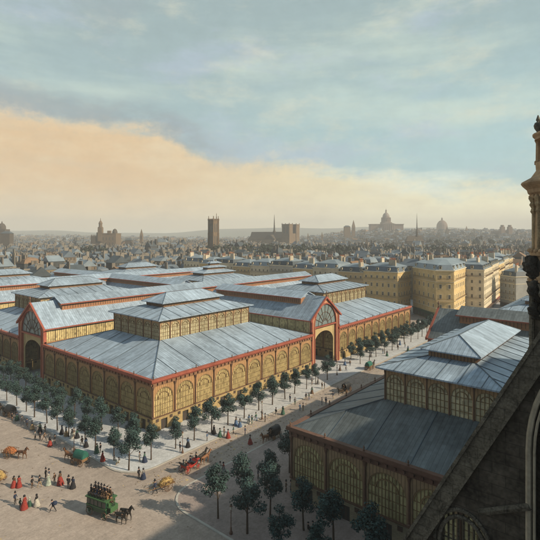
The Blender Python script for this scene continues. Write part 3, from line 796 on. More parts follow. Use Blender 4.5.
for i in range(24):
    tree(50.2+rnd.uniform(-.3,.3), 76.5+i*5.1+rnd.uniform(-.6,.6), f'{ORD[i]} tree up the left pavement from the corner, inner row near the wall', g2, .9)
g3 = 'young trees round the shaded foreground pavilion'
for i, (x, y) in enumerate([(45.2,47.2),(45.4,41.8),(45.1,36.2),(45,30.5)]):
    tree(x, y, f'{ORD[i]} tree in the shaded outer row left of the foreground pavilion', g3, 1.0)
for i, (x, y) in enumerate([(50.4,47.2),(50.2,41.8),(50.8,36.4),(50.4,31.4),(50.6,26)]):
    tree(x, y, f'{ORD[i]} tree in the shaded inner row beside the foreground pavilion wall', g3, 1.0)
for i in range(13):
    tree(55.6+i*6, 46.9+rnd.uniform(-.3,.3), f'{ORD[i]} tree along the street side of the foreground pavilion from its corner', g3, 1.0 if i < 9 else .85)

# ------------------------------------------------------------------ figures
def skinmesh(name, V, E, Rr, root=0, sub=1):
    me = bpy.data.meshes.new(name); me.from_pydata(V, E, []); ob = bpy.data.objects.new(name, me); COL.objects.link(ob)
    sk = ob.modifiers.new('s', 'SKIN'); 
    for i, r in enumerate(Rr):
        me.skin_vertices[0].data[i].radius = (r, r) if not isinstance(r, tuple) else r
        me.skin_vertices[0].data[i].use_root = (i == root)
    sb = ob.modifiers.new('u', 'SUBSURF'); sb.levels = sub; sb.render_levels = sub
    dg = bpy.context.evaluated_depsgraph_get(); dg.update()
    out = bpy.data.meshes.new_from_object(ob.evaluated_get(dg))
    bpy.data.objects.remove(ob); out.name = name
    out.materials.clear()
    for p in out.polygons: p.use_smooth = True
    return out
def ensure_skin(me):
    return me
def human(pose, stride=.12, arm=.1, lean=0.0, sit=False):
    V = []; E = []; Q = []
    def a(p, r, par=None):
        V.append(p); Q.append(r)
        if par is not None: E.append((par, len(V)-1))
        return len(V)-1
    b = -.42 if sit else 0
    pe = a((0,0,.95+b), .15); wa = a((lean*.3,0,1.12+b), .125, pe); ch = a((lean*.7,0,1.34+b), .165, wa)
    ne = a((lean,0,1.5+b), .065, ch); hb = a((lean+.015,0,1.59+b), .088, ne); ht = a((lean+.02,0,1.7+b), .085, hb)
    a((lean+.11,0,1.62+b), .025, hb)
    for s_ in (-1, 1):
        sh = a((lean*.8,s_*.19,1.42+b), .07, ch); el = a((lean*.8-.03+ (arm if s_>0 else -arm*.4),s_*.25,1.16+b), .05, sh)
        wr = a((lean*.8+.1+(arm if s_>0 else -arm),s_*.22,.96+b), .036, el); a((lean*.8+.15+(arm if s_>0 else -arm),s_*.21,.89+b), .036, wr)
        hp = a((.0,s_*.09,.9+b), .1, pe)
        if sit:
            kn = a((.42,s_*.12,.5), .07, hp); an = a((.42,s_*.12,.1), .045, kn); a((.55,s_*.12,.04), .04, an)
        else:
            f = stride*s_; kn = a((f*.6+.04,s_*.1,.5), .068, hp); an = a((f-.03,s_*.1,.09), .045, kn); a((f+.13,s_*.11,.04), .04, an)
    return V, E, Q
PM = {}
for nm, kw in {'stand': dict(stride=.05), 'walk': dict(stride=.26, arm=.16), 'stride': dict(stride=.4, arm=.22, lean=.12), 'sit': dict(sit=True, arm=.14)}.items():
    V, E, Q = human(nm, **kw)
    me = bpy.data.meshes.new('tmp'); me.from_pydata(V, E, [])
    ob = bpy.data.objects.new('tmp', me); COL.objects.link(ob)
    ob.modifiers.new('s', 'SKIN'); sb = ob.modifiers.new('u', 'SUBSURF'); sb.levels = 1
    for i, r in enumerate(Q): me.skin_vertices[0].data[i].radius = (r, r)
    me.skin_vertices[0].data[0].use_root = True
    bpy.context.view_layer.update()
    dg = bpy.context.evaluated_depsgraph_get(); out = bpy.data.meshes.new_from_object(ob.evaluated_get(dg)); bpy.data.objects.remove(ob)
    out.polygons.foreach_set('use_smooth', [True]*len(out.polygons)); PM[nm] = out
CL = {}
def cloth(c):
    cols = {'black': (.025,.025,.03), 'navy': (.03,.045,.09), 'red': (.3,.045,.035), 'green': (.05,.12,.085), 'grey': (.2,.2,.2), 'brown': (.13,.08,.05),
            'white': (.5,.48,.42), 'pale': (.36,.42,.36), 'tan': (.38,.28,.16), 'blue': (.1,.17,.3), 'yellow': (.55,.42,.1)}
    return mat('cloth_'+c, [q*.85 for q in cols[c]], .95, .4, 5)
BM = {}
def body_mesh(pose, top, bot):
    k = (pose, top, bot)
    if k not in BM:
        me = PM[pose].copy(); me.name = 'body'; b = -.42 if pose == 'sit' else 0
        me.materials.clear()
        for m in (cloth(top), cloth(bot), SKIN): me.materials.append(m)
        for p in me.polygons:
            c = p.center
            if c.z > 1.5+b: p.material_index = 2
            elif abs(c.y) > .16 and c.z < .93+b and pose != 'sit': p.material_index = 2
            elif c.z > .93+b: p.material_index = 0
            else: p.material_index = 1
        BM[k] = me
    return BM[k]
HM = {}
def hat_mesh(kind, c):
    if (kind, c) not in HM:
        mb = MB()
        if kind == 'top': mb.lathe([(.17,1.70),(.17,1.72),(.1,1.725),(.095,1.92),(.105,1.93)], (.02,0), 10)
        elif kind == 'cap': mb.lathe([(.125,1.68),(.135,1.73),(.1,1.79),(.02,1.81)], (.03,0), 10)
        else: mb.lathe([(.13,1.56),(.15,1.64),(.14,1.74),(.08,1.81),(.01,1.83)], (-.02,0), 10)
        HM[(kind,c)] = mb.mesh('hat' if kind != 'bonnet' else 'bonnet', [cloth(c)], True)
    return HM[(kind,c)]
def skirt_mesh(c):
    if ('sk', c) not in HM:
        mb = MB(); n = 20; vs = []; prof = [(.15,1.1),(.2,1.0),(.29,.75),(.38,.4),(.46,.04)]
        for r, z in prof:
            for i in range(n):
                t = 2*math.pi*i/n; q = r*(1+.05*math.cos(t*7)*(1.1-z)); vs.append((q*math.cos(t)-.05*(1.1-z), q*math.sin(t), z))
        mb.add(vs, [(j*n+i, j*n+(i+1)%n, (j+1)*n+(i+1)%n, (j+1)*n+i) for j in range(len(prof)-1) for i in range(n)])
        HM[('sk',c)] = mb.mesh('skirt', [cloth(c)], True)
    return HM[('sk',c)]
def person(x, y, label, top='black', bot='grey', face=0, woman=False, pose='stand', hat='top', z=.01, hatc='black', group='people about the streets', sc=1.0, carry=None):
    t = thing('person', label, 'person', (x, y, z), face, group); t.scale = (sc*1.05, sc*1.05, sc)
    put('body', body_mesh(pose, top, bot), t)
    dz = -.42 if pose == 'sit' else 0
    ox = .12 if pose == 'stride' else 0
    if woman:
        if pose != 'sit': put('skirt', skirt_mesh(bot), t)
        put('bonnet', hat_mesh('bonnet', hatc), t, (ox,0,dz))
    elif hat: put('hat', hat_mesh(hat, hatc), t, (ox,0,dz))
    if carry:
        mb = MB(); mb.lathe([(.05,1.0),(.25,1.1),(.33,1.3),(.26,1.5),(.06,1.62)], (-.28, 0), 9); o = mb.build('sack', cloth(carry)); 
        o.location = (x, y, z); o.rotation_euler = (0,0,face); o.scale = t.scale
        tag(o, 'dark sack on the back of the striding man in the lower foreground', 'sack')
    return t
def pp(px, py, label, **k):
    x, y = at(px, py, k.get('z', .01)); 
    return person(x, y, label, **k)
def hd(a, b):   # heading between two image places on the ground
    A = at(*a); B = at(*b); return math.atan2(B[1]-A[1], B[0]-A[0])
RIGHT = math.atan2(RT[1], RT[0]); AWAY = R(39.8); LEFTW = RIGHT+math.pi
pp(14,487,'woman in red dress, left of the red-dressed pair at the left edge', top='brown', bot='red', woman=True, face=AWAY)
pp(19,487,'woman in red dress, right of the red-dressed pair at the left edge', top='red', bot='red', woman=True, face=AWAY+.5)
pp(32,488,'man in dark coat standing just left of a man in pale trousers', top='black', bot='brown', face=RIGHT)
pp(39.5,487,'man in dark coat and pale trousers facing the group in the square', top='black', bot='tan', face=RIGHT, pose='walk')
pp(45.6,479,'man in black coat and top hat behind the pale green dress', top='black', bot='black', face=-AWAY)
pp(49,480,'man in dark grey coat beside the top-hatted man of the central group', top='navy', bot='grey', face=AWAY+2)
pp(48.5,485,'woman in pale green crinoline in the middle of the square', top='pale', bot='pale', woman=True, face=RIGHT, hatc='white')
pp(54.5,484,'man in brown jacket between the green and the red dress', top='brown', bot='grey', face=RIGHT+3, hat='cap', hatc='brown')
pp(60,484.5,'woman in wide scarlet crinoline at the right of the central group', top='brown', bot='red', woman=True, face=LEFTW, sc=1.2)
pp(68.5,489,'man in black with a cloak, left of the dark couple', top='black', bot='black', face=AWAY, sc=1.15)
pp(73,488,'woman in black dress, right of the dark couple', top='navy', bot='black', woman=True, face=AWAY)
pp(15,504,'man in dark blue coat by the small child in the lower left', top='navy', bot='black', face=RIGHT)
pp(20,508,'small child in green between the blue coat and the red dress', top='green', bot='black', face=RIGHT, sc=.8, hat='cap')
pp(24.5,509,'woman in scarlet dress in the lower left foreground', top='red', bot='red', woman=True, face=RIGHT, sc=1.15)
pp(29.5,506,'child in pale green behind the scarlet dress', top='pale', bot='green', woman=True, face=LEFTW, sc=.75, hatc='white')
pp(36.5,506,'woman in black jacket and cream skirt leaning to the left', top='black', bot='white', woman=True, face=LEFTW)
pp(53,512,'man striding with a dark sack over his back in the lower foreground', top='navy', bot='black', face=LEFTW, pose='stride', hat='cap', carry='navy')
pp(35,440,'man in grey standing in the tree shade above the horse cart', top='grey', bot='black', face=RIGHT)
pp(40,441,'man in black beside the grey man in the tree shade', top='black', bot='black', face=RIGHT+2)
pp(44,441,'stooping figure in dark brown in the tree shade', top='brown', bot='black', face=RIGHT, pose='stride', hat='cap')
pp(50,446,'woman in dark red skirt at the edge of the tree shade', top='black', bot='red', woman=True, face=AWAY)
pp(55,444,'man in black behind the dark red skirt', top='black', bot='grey', face=LEFTW)
pp(97,453,'woman in green dress on the pavement near the corner', top='green', bot='green', woman=True, face=RIGHT, z=.14)
pp(100.5,453,'man in black coat next to the green dress on the pavement', top='black', bot='grey', face=LEFTW, z=.14)
pp(102.5,461,'woman in bright red dress standing on the pavement near the kerb corner', top='red', bot='red', woman=True, face=LEFTW, z=.14)
pp(114,463,'seated figure in grey under the corner trees', top='grey', bot='pale', face=RIGHT, pose='sit', hat='cap', z=.1)
pp(119,465,'seated figure in a pale blouse under the corner trees', top='white', bot='tan', face=LEFTW, pose='sit', hat='cap', z=.1)
pp(139.5,462,'thin man in grey beside the dark woman near the second kerb tree', top='grey', bot='grey', face=RIGHT, z=.14)
pp(144.5,462,'woman in dark green dress near the second kerb tree', top='green', bot='navy', woman=True, face=LEFTW, z=.14)
pp(138.7,478.5,'man in black top hat with a lady at the kerb', top='black', bot='black', face=RIGHT-.3)
pp(143.5,479,'woman in dark grey crinoline on the arm of the top-hatted man', top='grey', bot='navy', woman=True, face=RIGHT-.3)
pp(155,494,'man in dark blue coat walking ahead of the straw cart', top='navy', bot='black', face=LEFTW, sc=1.2, pose='walk')
pp(207,441,'man in blue grey standing on the pavement before the red carriage', top='blue', bot='grey', face=RIGHT, z=.14)
pp(220,437,'woman in green near the scarlet skirt on the kerb', top='green', bot='green', woman=True, face=RIGHT)
pp(228,438,'woman sitting low in a scarlet skirt at the kerb', top='red', bot='red', woman=True, face=LEFTW)
pp(224,436,'man in brown jacket between green and scarlet dresses at the kerb', top='brown', bot='black', face=RIGHT)
pp(233.5,434,'man in dark green coat right of the scarlet skirt', top='green', bot='black', face=LEFTW)
pp(245,435,'man in slate coat alone at the kerb left of the black carriage', top='navy', bot='navy', face=RIGHT)
pp(250,444,'woman in russet dress walking before the brown horse', top='brown', bot='red', woman=True, face=LEFTW)
pp(220,472,'boy in grey at the edge of the road shadow', top='grey', bot='tan', face=RIGHT, sc=.95)
pp(223.5,472,'woman in grey dress and red shawl at the edge of the road shadow', top='red', bot='grey', woman=True, face=RIGHT, sc=.95)
pp(265,422,'man in black alone in the road above the black carriage', top='black', bot='black', face=RIGHT)
pp(258,479,'man in navy in the shade right of the second shaded tree', top='navy', bot='black', face=RIGHT, z=.14)
pp(262,480,'man in black next to the navy man in the shade', top='black', bot='black', face=LEFTW, z=.14)
pp(286,492,'man in dark brown by the corner of the foreground pavilion', top='brown', bot='black', face=RIGHT, z=.14)
pp(291,492,'man in grey by the corner of the foreground pavilion', top='grey', bot='black', face=LEFTW, z=.14)
pp(308,532,'crouching figure in black between trees at the foreground pavilion', top='black', bot='black', face=RIGHT, pose='sit', hat='cap', z=.1)
pp(313,531,'crouching figure in brown between trees at the foreground pavilion', top='brown', bot='black', face=LEFTW, pose='sit', hat='cap', z=.1)
# smaller walkers farther along the street
cols = ['black','navy','brown','grey','blue','green']
def extras(pts, label, group, z):
    for i, (px, py) in enumerate(pts):
        wmn = rnd.random() < .35; x, y = at(px, py, z)
        person(x, y, label, top=rnd.choice(cols), bot=rnd.choice(cols+['tan','white']), woman=wmn, pose=rnd.choice(['stand','walk']), face=rnd.uniform(0,6.28), z=z, group=group, hat=rnd.choice(['top','cap']))
extras([(300,411),(303,411),(306,400),(309,400),(322,389),(324.5,389),(322,405),(326,405),(346,371.5),(340,371),(337,371.5),(295,405),(312,394),(333,399)],
       'small dark figure walking in the middle of the street', 'small figures in the middle of the street', .01)
extras([(180,452),(188,447),(256,421),(252,424),(249,423),(262,418),(276,416),(283,414),(290,402),(240,427),(236,425),(312,385),(318,384),(345,365),(350,366),(358,357),(390,343),(394,347),(400,345),(404,341),(398,350),(387,356),(383,354),(371,357),(405,348),(408,351),(214,434)],
       'small figure strolling on the pale pavement beneath the street trees', 'small figures under the street trees', .14)
extras([(62,434),(66,436),(72,438),(74,437),(77,438),(82,446),(86,447),(27,427),(32,429),(22,424),(12,421),(17,420),(40,432),(45,433)],
       'dark figure in the shade of the trees along the left kerb', 'dark figures under the left trees', .14)

# ------------------------------------------------------------------ horses and carriages
def horse_mesh():
    V = []; E = []; Q = []
    def a(p, r, par=None):
        V.append(p); Q.append(r)
        if par is not None: E.append((par, len(V)-1))
        return len(V)-1
    ru = a((-.62,0,1.22), .29); be = a((-.1,0,1.16), .3, ru); ch = a((.45,0,1.2), .29, be)
    n1 = a((.78,0,1.52), .17, ch); n2 = a((.98,0,1.84), .12, n1); hd_ = a((1.14,0,1.83), .1, n2); a((1.42,0,1.58), .07, hd_)
    for s_ in (-1, 1): a((.98,s_*.07,2.02), .03, n2)
    t1 = a((-.95,0,1.2), .07, ru); a((-1.08,0,.7), .06, t1)
    for s_ in (-1, 1):
        ph = .12*s_
        k = a((.5+ph,s_*.16,.78), .1, ch); w_ = a((.52+ph*1.8,s_*.16,.45), .06, k); a2 = a((.5+ph*1.6,s_*.16,.1), .045, w_); a((.56+ph*1.6,s_*.16,.03), .06, a2)
        k = a((-.55-ph,s_*.17,.82), .13, ru); w_ = a((-.78-ph,s_*.17,.52), .065, k); a2 = a((-.7-ph*1.4,s_*.17,.12), .045, w_); a((-.64-ph*1.4,s_*.17,.03), .06, a2)
    me = bpy.data.meshes.new('tmp'); me.from_pydata(V, E, [])
    ob = bpy.data.objects.new('tmp', me); COL.objects.link(ob); ob.modifiers.new('s', 'SKIN'); sb = ob.modifiers.new('u', 'SUBSURF'); sb.levels = 1
    for i, r in enumerate(Q): me.skin_vertices[0].data[i].radius = (r*(.8 if i < 3 else 1), r)
    me.skin_vertices[0].data[0].use_root = True
    bpy.context.view_layer.update(); dg = bpy.context.evaluated_depsgraph_get()
    out = bpy.data.meshes.new_from_object(ob.evaluated_get(dg)); bpy.data.objects.remove(ob)
    out.polygons.foreach_set('use_smooth', [True]*len(out.polygons)); return out
HME = horse_mesh()
HC = {'black': (.02,.018,.016), 'brown': (.13,.06,.03), 'white': (.5,.48,.44), 'bay': (.2,.09,.04)}
def horse(x, y, face, c, label, z=.01):
    t = thing('horse', label, 'horse', (x, y, z), face, 'carriage and cart horses'); t.scale = (1.08,)*3
    me = HME.copy(); me.materials.clear(); me.materials.append(mat('coat_'+c, HC[c], .6, .2, 3)); put('body', me, t)
    m = MB(); 
    for i in range(7):
        x0 = .62+i*.06; z0 = 1.66+i*.065; m.box(x0-.06, -.03, z0-.14, x0+.03, .03, z0+.06)
    m.build('mane', cloth('black'), t)
    h = MB(); h.lathe([(.3,1.45),(.33,1.42),(.33,1.36)], (.42,0), 10, sx=.5); 
    for s_ in (-1, 1): h.tube((.5,s_*.3,1.2),(-1.2,s_*.36,1.0),.03,n=5)
    h.build('harness', cloth('brown'), t)
    return t
def wheel_mesh(r, c):
    k = ('w', r, c)
    if k not in HM:
        mb = MB(); n = 20
        for i in range(n):
            t0, t1 = 2*math.pi*i/n, 2*math.pi*(i+1)/n
            mb.tube((r*math.cos(t0),0,r*math.sin(t0)), (r*math.cos(t1),0,r*math.sin(t1)), .045, n=4, mi=1)
        for i in range(10):
            t0 = 2*math.pi*i/10; mb.tube((0,0,0), (r*math.cos(t0),0,r*math.sin(t0)), .03, n=4)
        mb.tube((0,-.12,0),(0,.12,0),.09,n=8)
        HM[k] = mb.mesh('wheel', [c, IRON])
    return HM[k]
RED = mat('red_carriage_paint', (.4,.04,.03), .4, .1); GRN = mat('green_omnibus_paint', (.012,.055,.032), .4, .15); LGRN = mat('light_green_paint', (.05,.12,.05), .5, .1)
BLK = mat('black_carriage_leather', (.02,.02,.022), .4, .1); DGR = mat('green_canvas', (.02,.12,.09), .8, .25, 2); WOODC = mat('cart_wood', (.2,.12,.06), .8, .2, 2)
STRAW = mat('straw_load', (.42,.3,.12), .95, .35, 5); ORNG = mat('orange_load', (.45,.18,.07), .9, .35, 4)
def wheels(t, r1, x1, r2, x2, hw, c):
    for s_ in (-1, 1):
        put('wheel', wheel_mesh(r1, c), t, (x1, s_*hw, r1+.04)); put('wheel', wheel_mesh(r2, c), t, (x2, s_*hw, r2+.04))
    a = MB(); a.tube((x1,-hw,r1+.04),(x1,hw,r1+.04),.05); a.tube((x2,-hw,r2+.04),(x2,hw,r2+.04),.05); a.box(x1-.1,-.1,min(r1,r2),x2+.1,.1,min(r1,r2)+.12); a.build('axle', IRON, t)
def loc(o, lx_, ly_, lz):
    c, s_ = math.cos(o.rotation_euler.z), math.sin(o.rotation_euler.z)
    return (o.location.x+lx_*c-ly_*s_, o.location.y+lx_*s_+ly_*c, o.location.z+lz)
# omnibus
x, y = at(103, 514); h0 = hd((97,511), (127,522))
ob = thing('omnibus', 'green horse omnibus crowded on top, turning in the foreground square', 'omnibus', (x, y, .01), h0)
m = MB(); m.box(-2.3,-.95,.75,1.5,.95,1.35); m.box(-2.3,-1.0,1.35,1.5,1.0,1.5,1); m.box(-2.25,-.9,1.5,1.45,.9,2.45)
m.box(-2.4,-1.08,2.45,1.7,1.08,2.6,1); m.build('body', [GRN, LGRN], ob)
wm = MB(); wm.box(-.28,-.03,1.58,.28,.03,2.3); WM_ = wm.mesh('window', [WIN])
for i in range(5):
    for s_ in (-1, 1): put('window', WM_, ob, (-1.9+i*.75, s_*.91, 0))
m = MB(); m.box(1.46,-.5,.9,1.5,.5,2.3); m.build('front_panel', LGRN, ob)
m = MB(); m.box(-2.2,-.12,2.6,1.3,.12,3.2); m.box(-2.2,-.5,2.6,1.3,.5,3.0,0); m.build('roof_bench', WOODC, ob)
m = MB(); m.box(1.5,-.7,1.6,2.2,.7,1.75); m.box(2.1,-.7,1.0,2.2,.7,1.6); m.box(1.5,-.6,1.75,1.75,.6,2.15); m.build('driver_seat', LGRN, ob)
m = MB()
for i in range(5): m.box(-2.75,-.4,.5+i*.5,-2.4,.4,.54+i*.5)
m.tube((-2.75,-.4,.4),(-2.55,-.4,2.9),.03); m.tube((-2.75,.4,.4),(-2.55,.4,2.9),.03); m.build('stair', IRON, ob)
wheels(ob, .6, -1.6, .5, 1.3, 1.05, GRN)
for i in range(6):
    for s_ in (-1, 1):
        p = loc(ob, -1.9+i*.58, s_*.38, 2.55)
        person(p[0], p[1], f'{ORD[i]} rider from the back on the {"near" if s_ < 0 else "far"} side of the omnibus roof', top=rnd.choice(['black','brown','navy']), bot='black', face=h0+s_*math.pi/2, pose='sit', z=p[2], group='omnibus riders', hat=rnd.choice(['top','cap']), sc=1.0)
p = loc(ob, 1.6, 0, 1.7); person(p[0], p[1], 'omnibus driver on the front seat holding the reins', top='brown', bot='black', face=h0, pose='sit', z=p[2], hat='top', group='omnibus riders')
m = MB(); m.tube((1.6,0,.8),(4.6,0,.95),.05); m.build('pole', WOODC, ob)
for s_, n_ in ((-1,'near'), (1,'far')):
    p = loc(ob, 3.9, s_*.5, 0); horse(p[0], p[1], h0, 'black', f'black horse on the {n_} side of the omnibus team')
# open red carriage
x, y = at(190, 470); h0 = R(2)
cr = thing('open_carriage', 'open red carriage with folded black hood driving up the sunny road', 'carriage', (x, y, .01), h0)
m = MB()
prof = [(-1.5,1.5),(-1.35,.85),(-.8,.7),(-.3,.7),(.2,.72),(.9,.95),(1.2,1.35)]
for (xa, za), (xb, zb) in zip(prof, prof[1:]):
    m.add([(xa,-.7,za),(xb,-.7,zb),(xb,.7,zb),(xa,.7,za),(xa,-.7,za+.08),(xb,-.7,zb+.08),(xb,.7,zb+.08),(xa,.7,za+.08)], [(0,1,2,3),(7,6,5,4),(0,4,5,1),(2,6,7,3),(0,3,7,4),(1,5,6,2)])
for s_ in (-1, 1):
    m.add([(-1.5,s_*.7,1.5),(-1.35,s_*.7,.85),(-.8,s_*.7,.7),(.2,s_*.7,.72),(.9,s_*.7,.95),(1.2,s_*.7,1.35),(.5,s_*.7,1.15),(-.4,s_*.7,1.1)], [(0,1,2,7),(2,3,6,7),(3,4,5,6)])
m.box(1.2,-.5,1.35,1.8,.5,1.5); m.build('body', RED, cr)
for a_, b_ in ((-1.35,-.8),(.45,.9)):
    m = MB(); m.box(a_,-.62,1.0,b_,.62,1.2); m.build('seat', BLK, cr)
m = MB(); 
for i in range(4): m.tube((-1.5-.1*i,-.72,1.45+.1*i),(-1.5-.1*i,.72,1.45+.1*i),.14,n=6)
m.build('folded_hood', BLK, cr)
wheels(cr, .6, -1.2, .45, 1.15, .8, RED)
for i, (a_, b_, c_, w_) in enumerate(((-1.15,-.3,'black',False),(-1.15,.3,'white',True),(.4,.3,'navy',False),(1.4,0,'black',False))):
    p = loc(cr, a_, b_, .75 if i < 3 else 1.05); person(p[0], p[1], ['man in black in the back seat of the red carriage','lady in white in the back seat of the red carriage','man in navy facing back in the red carriage','coachman on the box of the red carriage'][i], top=c_, bot='black', woman=w_, face=h0 if i != 2 else h0+math.pi, pose='sit', z=p[2], group='red carriage riders')
for s_, n_ in ((-1,'near'), (1,'far')):
    p = loc(cr, 3.3, s_*.45, 0); horse(p[0], p[1], h0, 'bay' if s_ < 0 else 'black', f'{"reddish bay" if s_<0 else "dark"} horse on the {n_} side pulling the red carriage')
# closed carriages
def closed(label, px, py, h0, hc, hl, body=BLK, n=1, dl_=None):
    x, y = at(px, py); t = thing('covered_carriage', label, 'carriage', (x, y, .01), h0, 'black covered carriages')
    m = MB(); m.box(-1.2,-.7,.7,.8,.7,1.3); m.box(.8,-.6,1.1,1.5,.6,1.3); m.box(1.4,-.6,.7,1.5,.6,1.1); m.build('body', WOODC if body is not BLK else BLK, t)
    m = MB(); nn = 10; vs = []
    for xx, s_ in ((-1.35,.92),(-1.1,1),(.6,1),(.95,.95)):
        for i in range(nn+1):
            tt = math.pi*i/nn; vs.append((xx, .78*s_*math.cos(tt), 1.3+1.15*s_*math.sin(tt)))
    m.add(vs, [(j*(nn+1)+i, j*(nn+1)+i+1, (j+1)*(nn+1)+i+1, (j+1)*(nn+1)+i) for j in range(3) for i in range(nn)] + [list(range(nn+1))])
    m.build('hood', body, t, smooth=False)
    wheels(t, .62, -.85, .48, .95, .82, WOODC)
    m = MB(); m.tube((1.3,-.4,.8),(3.6,-.4,1.0),.035); m.tube((1.3,.4,.8),(3.6,.4,1.0),.035); m.build('shaft', WOODC, t)
    p = loc(t, 1.1, 0, .85); person(p[0], p[1], dl_, top='brown', bot='black', face=h0, pose='sit', z=p[2], group='drivers on carriage seats')
    p = loc(t, 2.75, 0, 0); horse(p[0], p[1], h0, hc, hl)
closed('black hooded carriage coming down the road beside the foreground pavilion corner', 274, 438, R(180), 'bay', 'brown horse drawing the black hooded carriage', dl_='driver in brown on the hooded carriage with the bay horse')
closed('black carriage farther up the road just behind the dark roof edge', 346, 392, R(178), 'black', 'black horse of the farther black carriage', dl_='driver of the farther black carriage')
closed('dark green wagon standing near the arched entrance', 369, 369.5, R(2), 'black', 'black horse of the dark green wagon', body=DGR, dl_='driver of the dark green wagon near the arched entrance')
closed('dark green canvas covered cart at the left kerb', 80, 464, hd((80,463),(66,459)), 'bay', 'white and brown horse before the green canvas cart', body=DGR, dl_='driver of the green canvas cart at the left kerb')
closed('black hooded cart standing in the shade under the left trees', 10, 416, R(100), 'black', 'black horse of the cart under the left trees', dl_='driver of the hooded cart under the left trees')
def loadcart(label, px, py, h0, load, hl=None, hc='brown', loadname='straw'):
    x, y = at(px, py); t = thing('two_wheeled_cart', label, 'cart', (x, y, .01), h0, 'open two wheeled carts')
    m = MB(); m.box(-1.3,-.6,.8,1.2,.6,.92)
    for s_ in (-1, 1):
        for i in range(6): m.tube((-1.2+i*.46, s_*.6, .9), (-1.25+i*.5, s_*.75, 1.5), .03, n=4)
        m.tube((-1.3,s_*.75,1.5),(1.3,s_*.75,1.5),.035,n=4); m.tube((1.2,s_*.4,.85),(3.3,s_*.4,1.0),.04,n=5)
    m.build('cart_bed', WOODC, t)
    for s_ in (-1, 1): put('wheel', wheel_mesh(.68, WOODC), t, (0, s_*.8, .7))
    r_ = random.Random(px); lo_ = MB(); n1_, n2_ = 14, 7; vs = []
    for j in range(n2_):
        for i in range(n1_):
            tt = 2*math.pi*i/n1_; q = math.cos(j/(n2_-1)*math.pi/2); k_ = r_.uniform(.85, 1.12)
            vs.append((1.2*q*math.cos(tt)*k_, .62*q*math.sin(tt)*k_, .93+.75*math.sin(j/(n2_-1)*math.pi/2)*r_.uniform(.85, 1.1)))
    lo_.add(vs, [(j*n1_+i, j*n1_+(i+1)%n1_, (j+1)*n1_+(i+1)%n1_, (j+1)*n1_+i) for j in range(n2_-1) for i in range(n1_)])
    for i in range(420):
        p = Vector(r_.choice(vs)); d_q = Vector((r_.uniform(-1,1), r_.uniform(-1,1), r_.uniform(-.3,.5))).normalized()*.22
        lo_.add([p-d_q, p+d_q, p+d_q+Vector((0,.05,.03)), p-d_q+Vector((.04,0,.04))], [(0,1,2,3)])
    lo2 = lo_.build('load', load); lo2.location = t.location; lo2.rotation_euler = (0,0,h0)
    tag(lo2, f'heaped {loadname} load on the ' + label.split(' with')[0], 'load')
    if hl:
        p = loc(t, 2.6, 0, 0); horse(p[0], p[1], h0, hc, hl)
loadcart('cart at the upper left of the square with orange load', 10, 457, hd((10,457),(24,459)), ORNG, 'brown horse before the orange load', 'brown', 'orange')
loadcart('cart in the middle foreground with golden straw', 166, 489, hd((166,488),(156,492)), STRAW, None, loadname='golden straw')
loadcart('cart cut by the left edge with yellow straw', -1, 482, R(100), STRAW, None, loadname='yellow straw')

# ------------------------------------------------------------------ straw and dung trodden into the road
lt = MB(); rl = random.Random(21)
for i in range(2600):
    x = rl.uniform(8, 190); y = rl.uniform(58.5, 65.5) if x > 43 else rl.uniform(45, 190)
    q = rl.uniform(.05, .2)*(1 if rl.random() < .85 else 2.0); a_ = rl.uniform(0, 6.28); c_, s_ = math.cos(a_)*q, math.sin(a_)*q; k_ = rl.uniform(.25, .9); h_ = rl.uniform(.01, .05)
    lt.add([(x-c_,y-s_,.006),(x+s_*k_,y-c_*k_,.006),(x+c_,y+s_,.006),(x-s_*k_,y+c_*k_,.006),(x,y,.006+h_)], [(0,1,4),(1,2,4),(2,3,4),(3,0,4)], rl.choice([0,0,1]))
tag(lt.build('road_litter', [mat('trodden_dung', (.12,.085,.05), .95), mat('trodden_straw', (.4,.31,.16), .95)]), 'trodden straw and dung scattered over the road', 'litter', kind='stuff')
# ------------------------------------------------------------------ street lamps
def lamp_parts(t):
    m = MB(); m.lathe([(.22,0),(.22,.3),(.14,.4),(.1,.9),(.06,1.0),(.05,3.1),(.1,3.15),(.03,3.25)], n=8); m.build('post', IRON, t)
    m = MB(); m.tube((-.3,0,2.95),(.3,0,2.95),.02,n=5); m.build('ladder_bar', IRON, t)
    m = MB(); m.lathe([(.1,3.25),(.2,3.7)], n=6); m.lathe([(.23,3.7),(.08,3.9),(.02,4.05)], n=6, mi=1); m.build('lantern', [mat('lamp_glass', (.5,.5,.42), .2, .05), IRON], t)
L0 = thing('street_lamp', 'gas lamp on the shaded pavement between the two left trees', 'lamp', (*at(231, 534, .135), .135), 0, 'gas street lamps'); lamp_parts(L0)
for x, y, lb in ((*at(182.5,453,.135), 'gas lamp by the kerb left of the red carriage'), (*at(74,452,.135), 'gas lamp at the left kerb above the green canvas cart'),
                 (*at(337,375,.135), 'gas lamp beside the arched street entrance'), (*at(262,419,.135), 'gas lamp under the trees above the black hooded carriage')):
    dup(L0, (x, y, .135), .3, lb)

